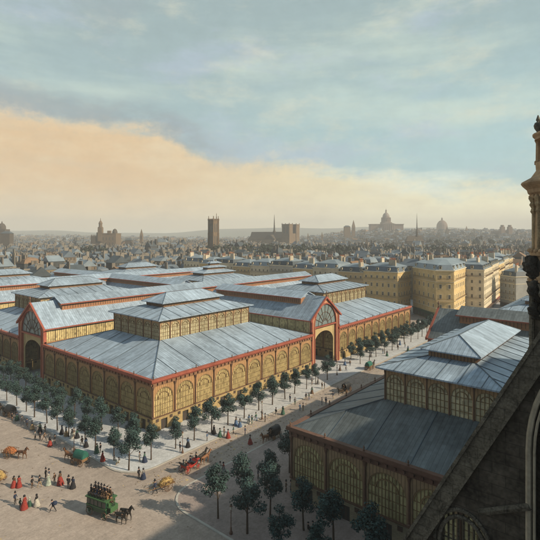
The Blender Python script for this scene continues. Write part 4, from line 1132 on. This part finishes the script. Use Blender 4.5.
# ------------------------------------------------------------------ town houses with windows
def win_mesh(w, h, frame):
    k = ('win', w, h, frame.name)
    if k not in HM:
        m = MB(); m.box(-w/2, -.02, 0, w/2, .1, h, 0)
        m.box(-w/2-.14, -.09, -.14, w/2+.14, .0, 0, 1); m.box(-w/2-.14, -.09, h, w/2+.14, .0, h+.18, 1)
        m.box(-w/2-.14, -.07, 0, -w/2, .0, h, 1); m.box(w/2, -.07, 0, w/2+.14, .0, h, 1); m.box(-.03,-.05,0,.03,-.02,h,1)
        HM[k] = m.mesh('window', [WIN, frame])
    return HM[k]
HOUSES = [0]
def town_house(poly, ze, floors, wallm, label, faces, roofm=None, group='tall stone houses facing the market', step=2.9, name='town_house'):
    """poly counter-clockwise in world coordinates; faces = indices of the edges that carry windows"""
    HOUSES[0] += 1
    cx = sum(p[0] for p in poly)/len(poly); cy = sum(p[1] for p in poly)/len(poly)
    t = thing(name, label, 'house', (cx, cy, 0), 0, group)
    P = [(p[0]-cx, p[1]-cy) for p in poly]; n = len(P)
    def off(P, d):
        out = []
        for i in range(n):
            a, b, c = Vector(P[i-1]), Vector(P[i]), Vector(P[(i+1) % n])
            e1 = (b-a).normalized(); e2 = (c-b).normalized(); n1 = Vector((e1.y, -e1.x)); n2 = Vector((e2.y, -e2.x))
            bi = (n1+n2); bi = bi/ max(.3, bi.length_squared) * 2
            out.append(tuple(b + bi*d))
        return out
    m = MB(); m.prism(P, 0, ze); m.build('wall', wallm, t)
    m = MB(); m.prism(off(P, .35), ze, ze+.4); m.build('cornice', TRIM, t)
    for q_ in (.26, .78):
        m = MB(); m.prism(off(P, .14), ze*q_, ze*q_+.25); m.build('string_course', TRIM, t)
    rm = roofm or rnd.choice(SLATE[:3])
    m = MB(); m.prism(off(P, -.1), ze+.4, ze+2.9, 0, off(P, -1.3)); q = off(P, -1.3); ctr = (sum(p[0] for p in q)/n, sum(p[1] for p in q)/n)
    q2 = [(ctr[0]+(p[0]-ctr[0])*.35, ctr[1]+(p[1]-ctr[1])*.35) for p in q]; m.prism(q, ze+2.9, ze+4.6, 1, q2)
    roof = m.build('roof', [rm, SLATE[2]], t)
    cnt = 0; fh = ze/floors
    for fi in faces:
        a = Vector(P[fi]); b = Vector(P[(fi+1) % n]); e = b-a; L_ = e.length; e.normalize(); nn = Vector((e.y, -e.x)); ang = math.atan2(e.y, e.x)
        for fl in (2, floors-1):
            m = MB(); m.box(.6, -.65, -.1, L_-.6, -.16, 0, 1); m.box(.6, -.66, .85, L_-.6, -.6, .92)
            for i_ in range(int(L_/.45)): m.box(.7+i_*.45, -.65, 0, .75+i_*.45, -.61, .85)
            o = m.build('balcony', [IRON, TRIM], t, loc=(a.x, a.y, fl*fh+.45)); o.rotation_euler.z = ang
        m = MB(); m.box(.3, -.2, .3, L_-.3, -.02, fh*.72); 
        for i_ in range(int(L_/3.2)): m.box(.7+i_*3.2, -.3, .5, 2.9+i_*3.2, -.2, fh*.5, 1)
        m.box(.3, -1.1, fh*.74, L_-.3, -.02, fh*.8)
        o = m.build('shop_front', [rnd.choice([mat('shop_green', (.04,.08,.05)), mat('shop_brown', (.1,.06,.04)), mat('shop_red', (.18,.05,.04))]), WIN], t, loc=(a.x, a.y, 0)); o.rotation_euler.z = ang
    for fi in faces:
        a = Vector(P[fi]); b = Vector(P[(fi+1) % n]); e = b-a; L_ = e.length; e.normalize(); ang = math.atan2(e.y, e.x)
        k = max(1, int(L_/step))
        for j in range(k):
            p = a+e*(L_*(j+.5)/k); nn = Vector((e.y, -e.x))
            for fl in range(1, floors):
                if cnt >= 98: break
                hh = 2.0 if fl < floors-1 else 1.5
                put('window', win_mesh(.9, hh*.9, TRIM), t, (p.x+nn.x*.02, p.y+nn.y*.02, fl*fh+fh*.28), ang); cnt += 1
            if j % 2 == 0 and L_ > 6:
                dm = HM.get('dorm')
                if not dm:
                    z = MB(); z.box(-.6,-.2,0,.6,1.5,1.5,0); z.box(-.4,-.24,.3,.4,-.2,1.3,1); z.prism([(-.75,-.3),(.75,-.3),(.75,1.6),(-.75,1.6)],1.5,1.9,2,[(-.3,-.3),(.3,-.3),(.3,1.6),(-.3,1.6)]); dm = HM['dorm'] = z.mesh('dormer', [TRIM, WIN, SLATE[1]])
                put('dormer', dm, roof, (p.x-nn.x*.45, p.y-nn.y*.45, ze+.75), ang)
    for i in range(3):
        k = rnd.randrange(n); a = Vector(P[k]); c = Vector(ctr); p = a.lerp(c, .35+.2*rnd.random())
        m = MB(); w_ = rnd.choice([(.5,1.6),(1.6,.5)]); m.box(-w_[0],-w_[1],0,w_[0],w_[1],5.2+rnd.random()*1.5)
        for q_ in range(4): m.tube(((w_[0]*.8)*(q_/1.5-1) if w_[0] > 1 else 0, (w_[1]*.8)*(q_/1.5-1) if w_[1] > 1 else 0, 5), ((w_[0]*.8)*(q_/1.5-1) if w_[0] > 1 else 0, (w_[1]*.8)*(q_/1.5-1) if w_[1] > 1 else 0, 7.2), .16, n=5, mi=1)
        m.build('chimney', [CHIM, mat('clay_pot', (.35,.14,.07), .9)], roof, loc=(p.x, p.y, ze+.2))
    return t
yy = 98.0
ws = [19, 15, 17, 14, 18, 16, 15, 19, 14, 17]
for i, w_ in enumerate(ws):
    h_ = [21.5, 20.5, 21.8, 20.8, 22, 21, 20, 21.5, 20.5, 21.5][i]
    town_house([(217,yy),(233,yy),(233,yy+w_),(217,yy+w_)], h_, 5, LIME[[0,3,1,3,2,1,3,1,0,1][i]],
               f'{ORD[i]} house from the narrow side street in the long row behind the second pavilion', ([3,0] if i == 0 else [3]), SLATE[i % 3])
    yy += w_+.05
def PP(lst): return [dl(px, d) for px, d in lst]
town_house(PP([(436,215),(454,213),(473,252),(468,272),(420,262),(413,238)]), 23.6, 5, LIME[0], 'big yellow corner house with cut corner facing the market street', [5,0,1], SLATE[2], step=3.9)
c1 = dl(476,236); c2 = dl(484,231); c3 = dl(513,356)
v = Vector((c3[0]-c2[0], c3[1]-c2[1])); nr = Vector((-v.y, v.x)).normalized()*15
for i in range(5):
    a_ = Vector(c2)+v*(i/5); b_ = Vector(c2)+v*((i+1)/5-.0006)
    town_house([tuple(a_), tuple(b_), tuple(b_+nr), tuple(a_+nr)], [22.6,23.4,22.2,23.6,22.8][i], 6, LIME[[1,1,0,1,3][i]],
               f'{ORD[i]} house from the near end of the pale row right of the yellow corner house', [0,3] if i == 0 else [0], SLATE[i % 3], step=3.1)
p1 = dl(500,262); p2 = dl(516,250); v = Vector((p2[0]-p1[0], p2[1]-p1[1])); nr = Vector((-v.y, v.x))
town_house([p1, p2, (p2[0]+nr.x*1.0, p2[1]+nr.y*1.0), (p1[0]+nr.x*1.0, p1[1]+nr.y*1.0)], 17.5, 5, LIME[4], 'dull grey narrow house in front of the long pale one', [0,3], SLATE[1])

# ------------------------------------------------------------------ the city beyond
FL = MB
def house_mesh(k):
    r = random.Random(k*13+5); w = r.uniform(9, 15); dp = r.uniform(9, 13); h = r.uniform(13.5, 20)
    wall = MB(); wall.box(-w/2,-dp/2,0,w/2,dp/2,h,0)
    fl = int(h/3.3)
    for sgn in (-1, 1):
        nx = int(w/2.6)
        for i in range(nx):
            for f in range(fl):
                x = -w/2+w*(i+.5)/nx; z = h*(f+.3)/fl
                wall.box(x-.5, sgn*dp/2-.03, z, x+.5, sgn*dp/2+.03, z+1.7, 1)
        ny = int(dp/2.6)
        for i in range(ny):
            for f in range(fl):
                y = -dp/2+dp*(i+.5)/ny; z = h*(f+.3)/fl
                wall.box(sgn*w/2-.03, y-.5, z, sgn*w/2+.03, y+.5, z+1.7, 1)
    rf = MB(); ty = r.randrange(3); e = .35
    if ty == 0:
        rz_ = h+r.uniform(3,5.2); rf.add([(-w/2-e,-dp/2-e,h),(w/2+e,-dp/2-e,h),(w/2+e,dp/2+e,h),(-w/2-e,dp/2+e,h),(-w/2-e,0,rz_),(w/2+e,0,rz_)], [(0,1,5,4),(2,3,4,5),(1,2,5),(3,0,4),(3,2,1,0)])
    elif ty == 1:
        rz_ = h+r.uniform(3,5.2); rf.add([(-w/2-e,-dp/2-e,h),(w/2+e,-dp/2-e,h),(w/2+e,dp/2+e,h),(-w/2-e,dp/2+e,h),(0,-dp/2-e,rz_),(0,dp/2+e,rz_)], [(3,0,4,5),(1,2,5,4),(0,1,4),(2,3,5),(3,2,1,0)])
    else:
        P = [(-w/2-e,-dp/2-e),(w/2+e,-dp/2-e),(w/2+e,dp/2+e),(-w/2-e,dp/2+e)]; Q = [(p[0]*.8,p[1]*.8) for p in P]; rf.prism(P,h,h+2.6,0,Q); rf.prism(Q,h+2.6,h+4,0,[(p[0]*.3,p[1]*.3) for p in P]); rz_ = h+4
    ch = []
    for i in range(r.randint(2, 4)):
        m = MB(); x = r.choice([-1,1])*(w/2-.4) if r.random() < .7 else r.uniform(-w/3,w/3); y = r.uniform(-dp/3, dp/3); l_ = r.uniform(.8, 2.2)
        m.box(x-.35, y-l_, h-.5, x+.35, y+l_, rz_+r.uniform(.8,2.4))
        ch.append(m)
    return wall, rf, ch
CHIM2 = mat('old_chimney_plaster', (.2, .18, .15), .9, .3, .05)
PROT = []
for k in range(16):
    wl, rf, ch = house_mesh(k)
    wm_ = [wl.mesh('wall', [CITY[j], WIN]) for j in range(5)]; rm_ = [rf.mesh('roof', [SLATE[j]]) for j in range(4)]; cm_ = [c.mesh('chimney', [CHIM2]) for c in ch]
    PROT.append((wm_, rm_, cm_, wl, rf, ch))
LMK = []   # keep-out discs round monuments: (x, y, r)
MON = {'tower': dl(213.5, 600), 'cath': dl(284, 1080), 'panth': dl(386, 1850), 'spire': dl(415, 950), 'hdv': dl(106, 880)}
for k, r in (('tower',22),('cath',75),('panth',80),('spire',30),('hdv',42)): LMK.append((*MON[k], r))
cells = []
for zone, (d0, d1, st, bx) in enumerate(((150, 800, 13.5, 16.5), (800, 1700, 14.5, 18), (1700, 3000, 21, 26))):
    n_ = int(d1*1.5/st)
    for i in range(-n_, n_):
        if zone == 0 and i % 5 == 0: continue
        for j in range(-n_, n_):
            if zone == 0 and j % 6 == 0: continue
            x = i*st + rnd.uniform(-1.5,1.5); y = j*bx*.8 + rnd.uniform(-1.5,1.5)
            d, l = cam_of(x, y)
            if d < d0 or d >= d1: continue
            if abs(l/d) > .63: continue
            if x < 205 and y < 266: continue
            if x < 250 and 60 < y < 275 and x > 195: continue
            px = 270+F*l/d
            if px > 408 and d < 285: continue
            if px > 470 and d < 380: continue
            if y > 255 and y < 270 : continue
            if 150 < x < 240 and y < 100: continue
            if y < 92 and y > 62 and x < 420: continue
            if any((x-a)**2+(y-b)**2 < r*r for a, b, r in LMK): continue
            if zone == 0 and rnd.random() < .04: continue
            cells.append((d, x, y, zone))
cells.sort()
def wpick():
    return rnd.choices(range(5), [4,3,3,5,7])[0]
NTH = 300-HOUSES[0]-2
ZN = {}
for idx, (d, x, y, zone) in enumerate(cells[:NTH]):
    k = rnd.randrange(16); P = PROT[k]; wi = wpick(); ri = rnd.choices(range(4), [4,4,4,1])[0]
    px = 270+F*cam_of(x,y)[1]/d
    zl = 'left' if px < 180 else ('middle' if px < 360 else 'right')
    t = thing('town_house', f'{["yellow","cream","grey","ochre","dark"][wi]} house with {["blue slate","dark slate","pale zinc","brown tile"][ri]} roof in the crowded {zl} part of the city', 'house',
              (x, y, terrain(x,y)), rnd.uniform(-.08,.08)+rnd.choice([0,math.pi/2]), f'old houses of the {zl} city')
    s_ = rnd.uniform(.9, 1.12); t.scale = (1, 1, s_)
    put('wall', P[0][wi], t); ro = put('roof', P[1][ri], t)
    for c in P[2]: put('chimney', c, ro)
def mass():
    import array
    V = []; Fc = []; Mi = []
    mats = CITY + SLATE + [CHIM2, WIN]
    def addmb(mb, M, ms):
        n = len(V)
        c, s_, sx, x, y, z, sz = M
        for p in mb.v: V.append((x+(p[0]*c-p[1]*s_)*sx, y+(p[0]*s_+p[1]*c)*sx, z+p[2]*sz))
        for f, m in zip(mb.f, mb.m): Fc.append([q+n for q in f]); Mi.append(ms[m])
    lite = {}
    for idx, (d, x, y, zone) in enumerate(cells[NTH:]):
        k = rnd.randrange(16); wl, rf, ch = PROT[k][3:6]
        a = rnd.uniform(-.1,.1)+rnd.choice([0,math.pi/2]) + .5*math.sin(x*.004)*math.cos(y*.005)*(zone > 0)
        sx = (1, 1.15, 1.6)[zone]; sz = rnd.uniform(.85,1.2)*(1 if zone < 2 else 1.15)
        if rnd.random() < .03: sz *= 1.3
        M = (math.cos(a), math.sin(a), sx, x, y, terrain(x,y)-.5, sz)
        if d < 520: w2 = wl
        else:
            if k not in lite: q = MB(); q.v = wl.v[:8]; q.f = wl.f[:6]; q.m = wl.m[:6]; lite[k] = q
            w2 = lite[k]
        wi = wpick(); addmb(w2, M, [wi, len(mats)-1]); addmb(rf, M, [5+rnd.choices(range(4), [5,6,2,1])[0]])
        if zone < 2 or rnd.random() < .5:
            for c in ch: addmb(c, M, [9])
    me = bpy.data.meshes.new('far_rooftops'); me.from_pydata(V, [], Fc)
    for m in mats: me.materials.append(m)
    me.polygons.foreach_set('material_index', Mi); me.update()
    tag(put('far_rooftops', me), 'endless crowded rooftops and chimneys of the city stretching to the hills', 'rooftops', kind='stuff')
    print('houses', len(cells), 'faces', len(Fc))
mass()
# ------------------------------------------------------------------ far groves
def grove(label, spans, seed):
    r = random.Random(seed); lv = MB()
    for px0, px1, d0, d1, n, h in spans:
        for i in range(n):
            px = r.uniform(px0, px1); d = r.uniform(d0, d1); x, y = dl(px, d); z = terrain(x, y); hh = h*r.uniform(.8,1.2)
            for b in range(5):
                c = Vector((x+r.gauss(0,3), y+r.gauss(0,3), z+hh*r.uniform(.45,.85))); rad = r.uniform(2.5,4.5)
                for j in range(26):
                    dv = Vector((r.gauss(0,1),r.gauss(0,1),r.gauss(0,1))).normalized()*rad*r.uniform(.6,1.1); p = c+dv
                    nn = (dv.normalized()+Vector((r.uniform(-.6,.6),)*3)).normalized(); u = nn.orthogonal().normalized(); v = nn.cross(u); q = r.uniform(.7,1.5)
                    lv.add([p-u*q,p+v*q,p+u*q,p-v*q],[(0,1,2,3)])
    tag(lv.build('far_grove', LEAF[2]), label, 'trees', kind='stuff')
grove('dark band of distant trees below the cathedral', [(205,345,540,620,150,28),(60,112,560,620,36,25)], 1)
grove('long dark band of distant trees across the right of the city', [(345,525,560,680,150,25),(430,528,900,1050,70,32)], 2)

# ------------------------------------------------------------------ monuments
def mono(name, label, key, rz=0, cat='tower'):
    x, y = MON[key] if isinstance(key, str) else key
    return thing(name, label, cat, (x, y, terrain(x, y)), rz)
# gothic square tower
t = mono('gothic_tower', 'tall square brown gothic tower standing alone above the roofs', 'tower'); t.scale = (.68, .68, 1)
m = MB(); m.box(-6.4,-6.4,0,6.4,6.4,60)
m.build('shaft', MONU, t)
for sx in (-1,1):
    for sy in (-1,1):
        m = MB(); m.lathe([(2.1,0),(2.1,24),(1.8,24.5),(1.8,44),(1.5,44.5),(1.5,60),(1.9,60.5),(1.9,62),(.7,63),(.5,66)],(sx*6.5,sy*6.5),8); m.build('corner_buttress', MONU, t)
for rot in range(4):
    for z0, z1 in ((8,20),(25,41),(45,57)):
        for u in (-2.6, 2.6):
            m = MB(); a_ = 1.3; pts = [(u-a_,z0),(u+a_,z0),(u+a_,z1-2),(u,z1),(u-a_,z1-2)]
            c, s_ = math.cos(rot*math.pi/2), math.sin(rot*math.pi/2)
            m.poly([(p*c+6.46*s_, p*s_-6.46*c, z) for p, z in pts]); m.build('lancet_window', WIN, t)
m = MB(); m.box(-7,-7,60,7,7,60.8)
for i in range(12):
    for q in (-6.8,6.8): m.box(-6.6+i*1.15,q-.2,60.8,-6.1+i*1.15,q+.2,62.4); m.box(q-.2,-6.6+i*1.15,60.8,q+.2,-6.1+i*1.15,62.4)
m.build('parapet', MONU, t)
m = MB(); m.lathe([(.9,60.8),(.9,65),(.4,66),(.6,68),(.1,70)],(4,-4),7); m.build('statue', MONU, t)
# cathedral: axis roughly across the view
t = mono('cathedral', 'twin towered gothic cathedral with thin spire on the skyline', 'cath', RIGHT-R(35), 'cathedral'); t.scale = (1.45, 1.1, 1.0)
for sy in (-1, 1):
    m = MB(); m.box(6,sy*13.5-6.5,0,20,sy*13.5+6.5,66); m.box(5.5,sy*13.5-7,66,20.5,sy*13.5+7,67.5); 
    for q in (-6.4,6.4):
        for w_ in (6.3,19.7): m.tube((w_,sy*13.5+q,60),(w_,sy*13.5+q,70),.9,.5,6)
    tw = m.build('bell_tower', MONU, t)
    for fx in (5.8,):
        m = MB()
        for u in (-2.6,2.6): m.poly([(5.9,sy*13.5+u-1.4,46),(5.9,sy*13.5+u+1.4,46),(5.9,sy*13.5+u+1.4,60),(5.9,sy*13.5+u,63),(5.9,sy*13.5+u-1.4,60)])
        m.build('bell_opening', WIN, tw)
        for xx in (10.0, 16.0):
            m = MB(); yq = sy*13.5-6.55; m.poly([(xx-1.4,yq,46),(xx+1.4,yq,46),(xx+1.4,yq,60),(xx,yq,63),(xx-1.4,yq,60)]); m.build('bell_opening', WIN, tw)
m = MB(); m.box(6,-7,0,19,7,46); m.box(-66,-7,0,6,7,36); m.box(-66,-16,0,6,16,18); m.box(-26,-24,0,-12,24,32); m.lathe([(7,0),(7,32)],(-66,0),10); m.build('nave', MONU, t)
m = MB(); m.add([(-66,-7.5,32),(6,-7.5,32),(6,7.5,32),(-66,7.5,32),(-66,0,50),(6,0,50)],[(0,1,5,4),(2,3,4,5),(1,2,5),(3,0,4)]); m.add([(-26.5,-24.5,32),(-11.5,-24.5,32),(-11.5,24.5,32),(-26.5,24.5,32),(-19,-24.5,43),(-19,24.5,43)],[(0,1,4),(1,2,5,4),(2,3,5),(3,0,4,5)]); m.lathe([(7.4,32),(.2,43)],(-66,0),10); m.build('roof', MONUD, t)
for i in range(7):
    for sy in (-1,1):
        m = MB(); x_ = -60+i*9.5; m.tube((x_,sy*22,0),(x_,sy*22,20),1.2,.7,5); m.tube((x_,sy*22,19),(x_,sy*7,29),.7,n=4); m.build('flying_buttress', MONU, t)
m = MB(); m.lathe([(2.6,40),(2.6,48),(3.2,49),(1.6,54),(1.0,68),(.6,82),(.1,92)],(-19,0),8); m.build('spire', MONUD, t)
# domed temple on the hill
t = mono('domed_temple', 'large domed temple on the hill at the right skyline', 'panth', RIGHT, 'dome')
t.location.z += 22; t.scale = (1.12, 1.12, .87)
m = MB(); m.box(-58,-17,-35,58,17,30); m.box(-20,-42,-35,20,42,30); m.box(-60,-19,30,60,19,32.5); m.box(-22,-44,30,22,44,32.5); m.add([(-20,-44.5,32.5),(20,-44.5,32.5),(0,-44.5,40),(-20,-20,32.5),(20,-20,32.5),(0,-20,40)],[(0,1,2),(3,5,4),(0,2,5,3),(1,4,5,2)]); m.build('body', MONUP, t)
for i in range(6):
    m = MB(); m.lathe([(1.6,0),(1.4,27),(1.9,30)],(-16+i*6.4,-46),8); m.build('column', MONUP, t)
m = MB(); m.lathe([(21,30),(21,40),(18,41),(18,43),(14,43.5),(14,60),(16.5,60.5),(16.5,63),(12.5,63.5),(12.5,67)],(0,0),24); m.build('drum', MONUP, t)
for i in range(24):
    m = MB(); tt = 2*math.pi*i/24; m.tube((16*math.cos(tt),16*math.sin(tt),43),(16*math.cos(tt),16*math.sin(tt),61),.9,n=6); m.build('drum_column', MONUP, t)
m = MB(); m.lathe([(12,67),(11.6,72),(10,77.5),(7,82),(4,84.5),(3.6,85)],(0,0),24); m.build('dome', mat('lead_dome', (.24,.2,.17), .6), t)
m = MB(); m.lathe([(3.6,85),(2.6,86),(2.6,93),(3.2,93.5),(2.2,97),(.5,100),(.2,107)],(0,0),10); m.build('lantern', MONUP, t)
# chapel with needle spire
t = mono('spired_chapel', 'dark steep chapel with a needle thin spire', 'spire', RIGHT, 'chapel')
m = MB(); m.box(-19,-7,0,16,7,29); m.build('body', MONUD, t)
m = MB(); m.add([(-20,-8,29),(17,-8,29),(17,8,29),(-20,8,29),(-15,0,40),(12,0,40)],[(0,1,5,4),(2,3,4,5),(1,2,5),(3,0,4)]); m.build('roof', MONUD, t)
m = MB(); m.lathe([(2.2,37),(2.2,46),(2.8,47),(1.3,52),(.8,66),(.1,87)],(4,0),8); m.build('spire', MONUD, t)
# town hall like block at left
t = mono('belfry_hall', 'brown hall with dark wing and belfry on the left skyline', 'hdv', RIGHT, 'hall')
m = MB(); m.box(-5,-15,0,24,15,44); m.box(8,-16,44,14,-10,50); m.box(-5.5,-15.5,44,24.5,15.5,45.2); m.build('main_block', MONU, t)
m = MB(); m.box(-24,-14,0,-5,14,40); 
for i in range(6): m.box(-23.6+i*3.3,-14,40,-22+i*3.3,-13,42.5)
m.box(-16,-6,40,-12,-2,47); m.build('dark_wing', MONUD, t)
m = MB(); m.box(-10,-16,30,-2,-8,56); m.lathe([(4.6,56),(4.6,57),(3.4,57.5),(3.4,63),(4,63.5),(2.6,67),(.8,69),(.3,74)],(-6,-12),8); m.build('belfry', MONU, t)
for i in range(4):
    for k_ in range(3):
        m = MB(); xx = 0+i*6; m.poly([(xx-1,-15.06,12+k_*10),(xx+1,-15.06,12+k_*10),(xx+1,-15.06,17+k_*10),(xx,-15.06,18.5+k_*10),(xx-1,-15.06,17+k_*10)]); m.build('window', WIN, t)
m = MB(); m.lathe([(5,44),(5,48),(3.5,52),(.5,54)],(17,0),10); m.build('roof_dome', MONUD, t)
# smaller church towers and domes
def small(kind, px, d, ytop, label, w=6, mt=MONU, cat='church tower', name='church_tower'):
    x, y = dl(px, d); zt = H+(236-ytop)*d/F; z0 = terrain(x, y)-2
    t = thing(name, label, cat, (x, y, 0), RIGHT)
    if kind == 'dome':
        r_ = w; m = MB(); m.box(-r_*1.5,-r_*1.3,z0,r_*1.5,r_*1.3,zt-r_*2.3); m.build('body', mt, t)
        m = MB(); b = zt-r_*2.3; m.lathe([(r_,b),(r_,b+r_*.5),(r_*.97,b+r_*.8),(r_*.8,b+r_*1.2),(r_*.5,b+r_*1.55),(r_*.15,b+r_*1.7)],n=16); m.build('dome', mt, t)
        m = MB(); m.lathe([(r_*.16,b+r_*1.68),(r_*.16,b+r_*1.95),(.1,zt)],n=8); m.build('lantern', mt, t)
    elif kind == 'spire':
        m = MB(); m.box(-w/2,-w/2,z0,w/2,w/2,zt-w*2.2); m.build('shaft', mt, t)
        m = MB(); m.lathe([(w*.72,zt-w*2.2),(.3,zt)],n=4,ph=R(45)); m.build('spire', mt, t)
        m = MB(); m.box(-w*.2,-w/2-.1,zt-w*3.6,w*.2,-w/2,zt-w*2.6); m.build('belfry_opening', WIN, t)
    elif kind == 'twin':
        for s_ in (-1,1):
            m = MB(); m.box(s_*w-w*.5,-w*.5,z0,s_*w+w*.5,w*.5,zt-w*.5); m.lathe([(w*.5,zt-w*.5),(w*.45,zt)],(s_*w,0),8); m.build('tower', mt, t)
        m = MB(); m.box(-w*1.5,w*.5,z0,w*1.5,w*5,zt-w*1.6); m.build('nave', mt, t)
    else:
        m = MB(); m.box(-w,-w*.8,z0,w,w*.8,zt-2.5); m.build('wall', mt, t)
        m = MB(); m.prism([(-w-.6,-w*.8-.6),(w+.6,-w*.8-.6),(w+.6,w*.8+.6),(-w-.6,w*.8+.6)],zt-2.5,zt+1.5,0,[(-w*.5,-1),(w*.5,-1),(w*.5,1),(-w*.5,1)]); m.build('roof', SLATE[1], t)
small('spire',141.5,1000,229,'slender church tower right of the belfry hall',6)
small('block',129,950,239,'square dark block between the belfry hall and the slender tower',7,MONUD)
small('block',158,1050,240,'broad brown block right of the slender tower',9)
small('dome',169,1050,242.5,'low dome left of the lone gothic tower',6,MONUD,'dome','church_dome')
small('dome',2,900,221,'dome at the left edge of the skyline',7,MONUD,'dome','church_dome')
small('block',7,800,232,'dark square block next to the dome at the left edge',8,MONUD)
small('spire',353.5,1400,220,'pointed church tower left of the domed temple',9)
small('block',347,1380,226,'squat tower beside the pointed church tower',9)
small('dome',442,2100,217,'pale hazy dome right of the needle spire',24,MONUP,'dome','church_dome')
small('spire',447,1500,226,'dark little steeple in front of the hazy dome',9,MONUD)
small('spire',466.5,1800,226,'tiny steeple on the hill right of the hazy dome',7)
small('twin',506,1500,225,'pair of blunt church towers near the right edge of the skyline',12,MONUP)
small('spire',366.5,800,238,'dark turret among the roofs left below the domed temple',7,MONUD)
small('spire',403,760,242,'dark turret among the roofs right below the domed temple',7,MONUD)
small('spire',322,1300,232,'thin steeple right of the cathedral towers',5)
small('spire',308,1250,233,'thin steeple just right of the cathedral towers',4)
small('block',52,900,241,'brown block in the left roofs',8,MONUD)
small('spire',81,1000,240,'blunt tower left of the dark wing of the belfry hall',7,MONUD)

# ------------------------------------------------------------------ haze
hz = MB()
hz.box(-500, -5200, -1.0, 5200, 5200, 205); ho = hz.build('haze', []); ho.rotation_euler.z = R(39.8)
hm = bpy.data.materials.new('haze_air'); hm.use_nodes = True; nt = hm.node_tree; nt.nodes.clear()
o_ = nt.nodes.new('ShaderNodeOutputMaterial'); pv = nt.nodes.new('ShaderNodeVolumePrincipled')
pv.inputs['Density'].default_value = .00032; pv.inputs['Color'].default_value = (.95, .98, 1, 1); pv.inputs['Anisotropy'].default_value = 0
nt.links.new(pv.outputs[0], o_.inputs['Volume']); ho.data.materials.append(hm)
tag(ho, kind='stuff'); ho['label'] = 'thin bluish haze over the far city'
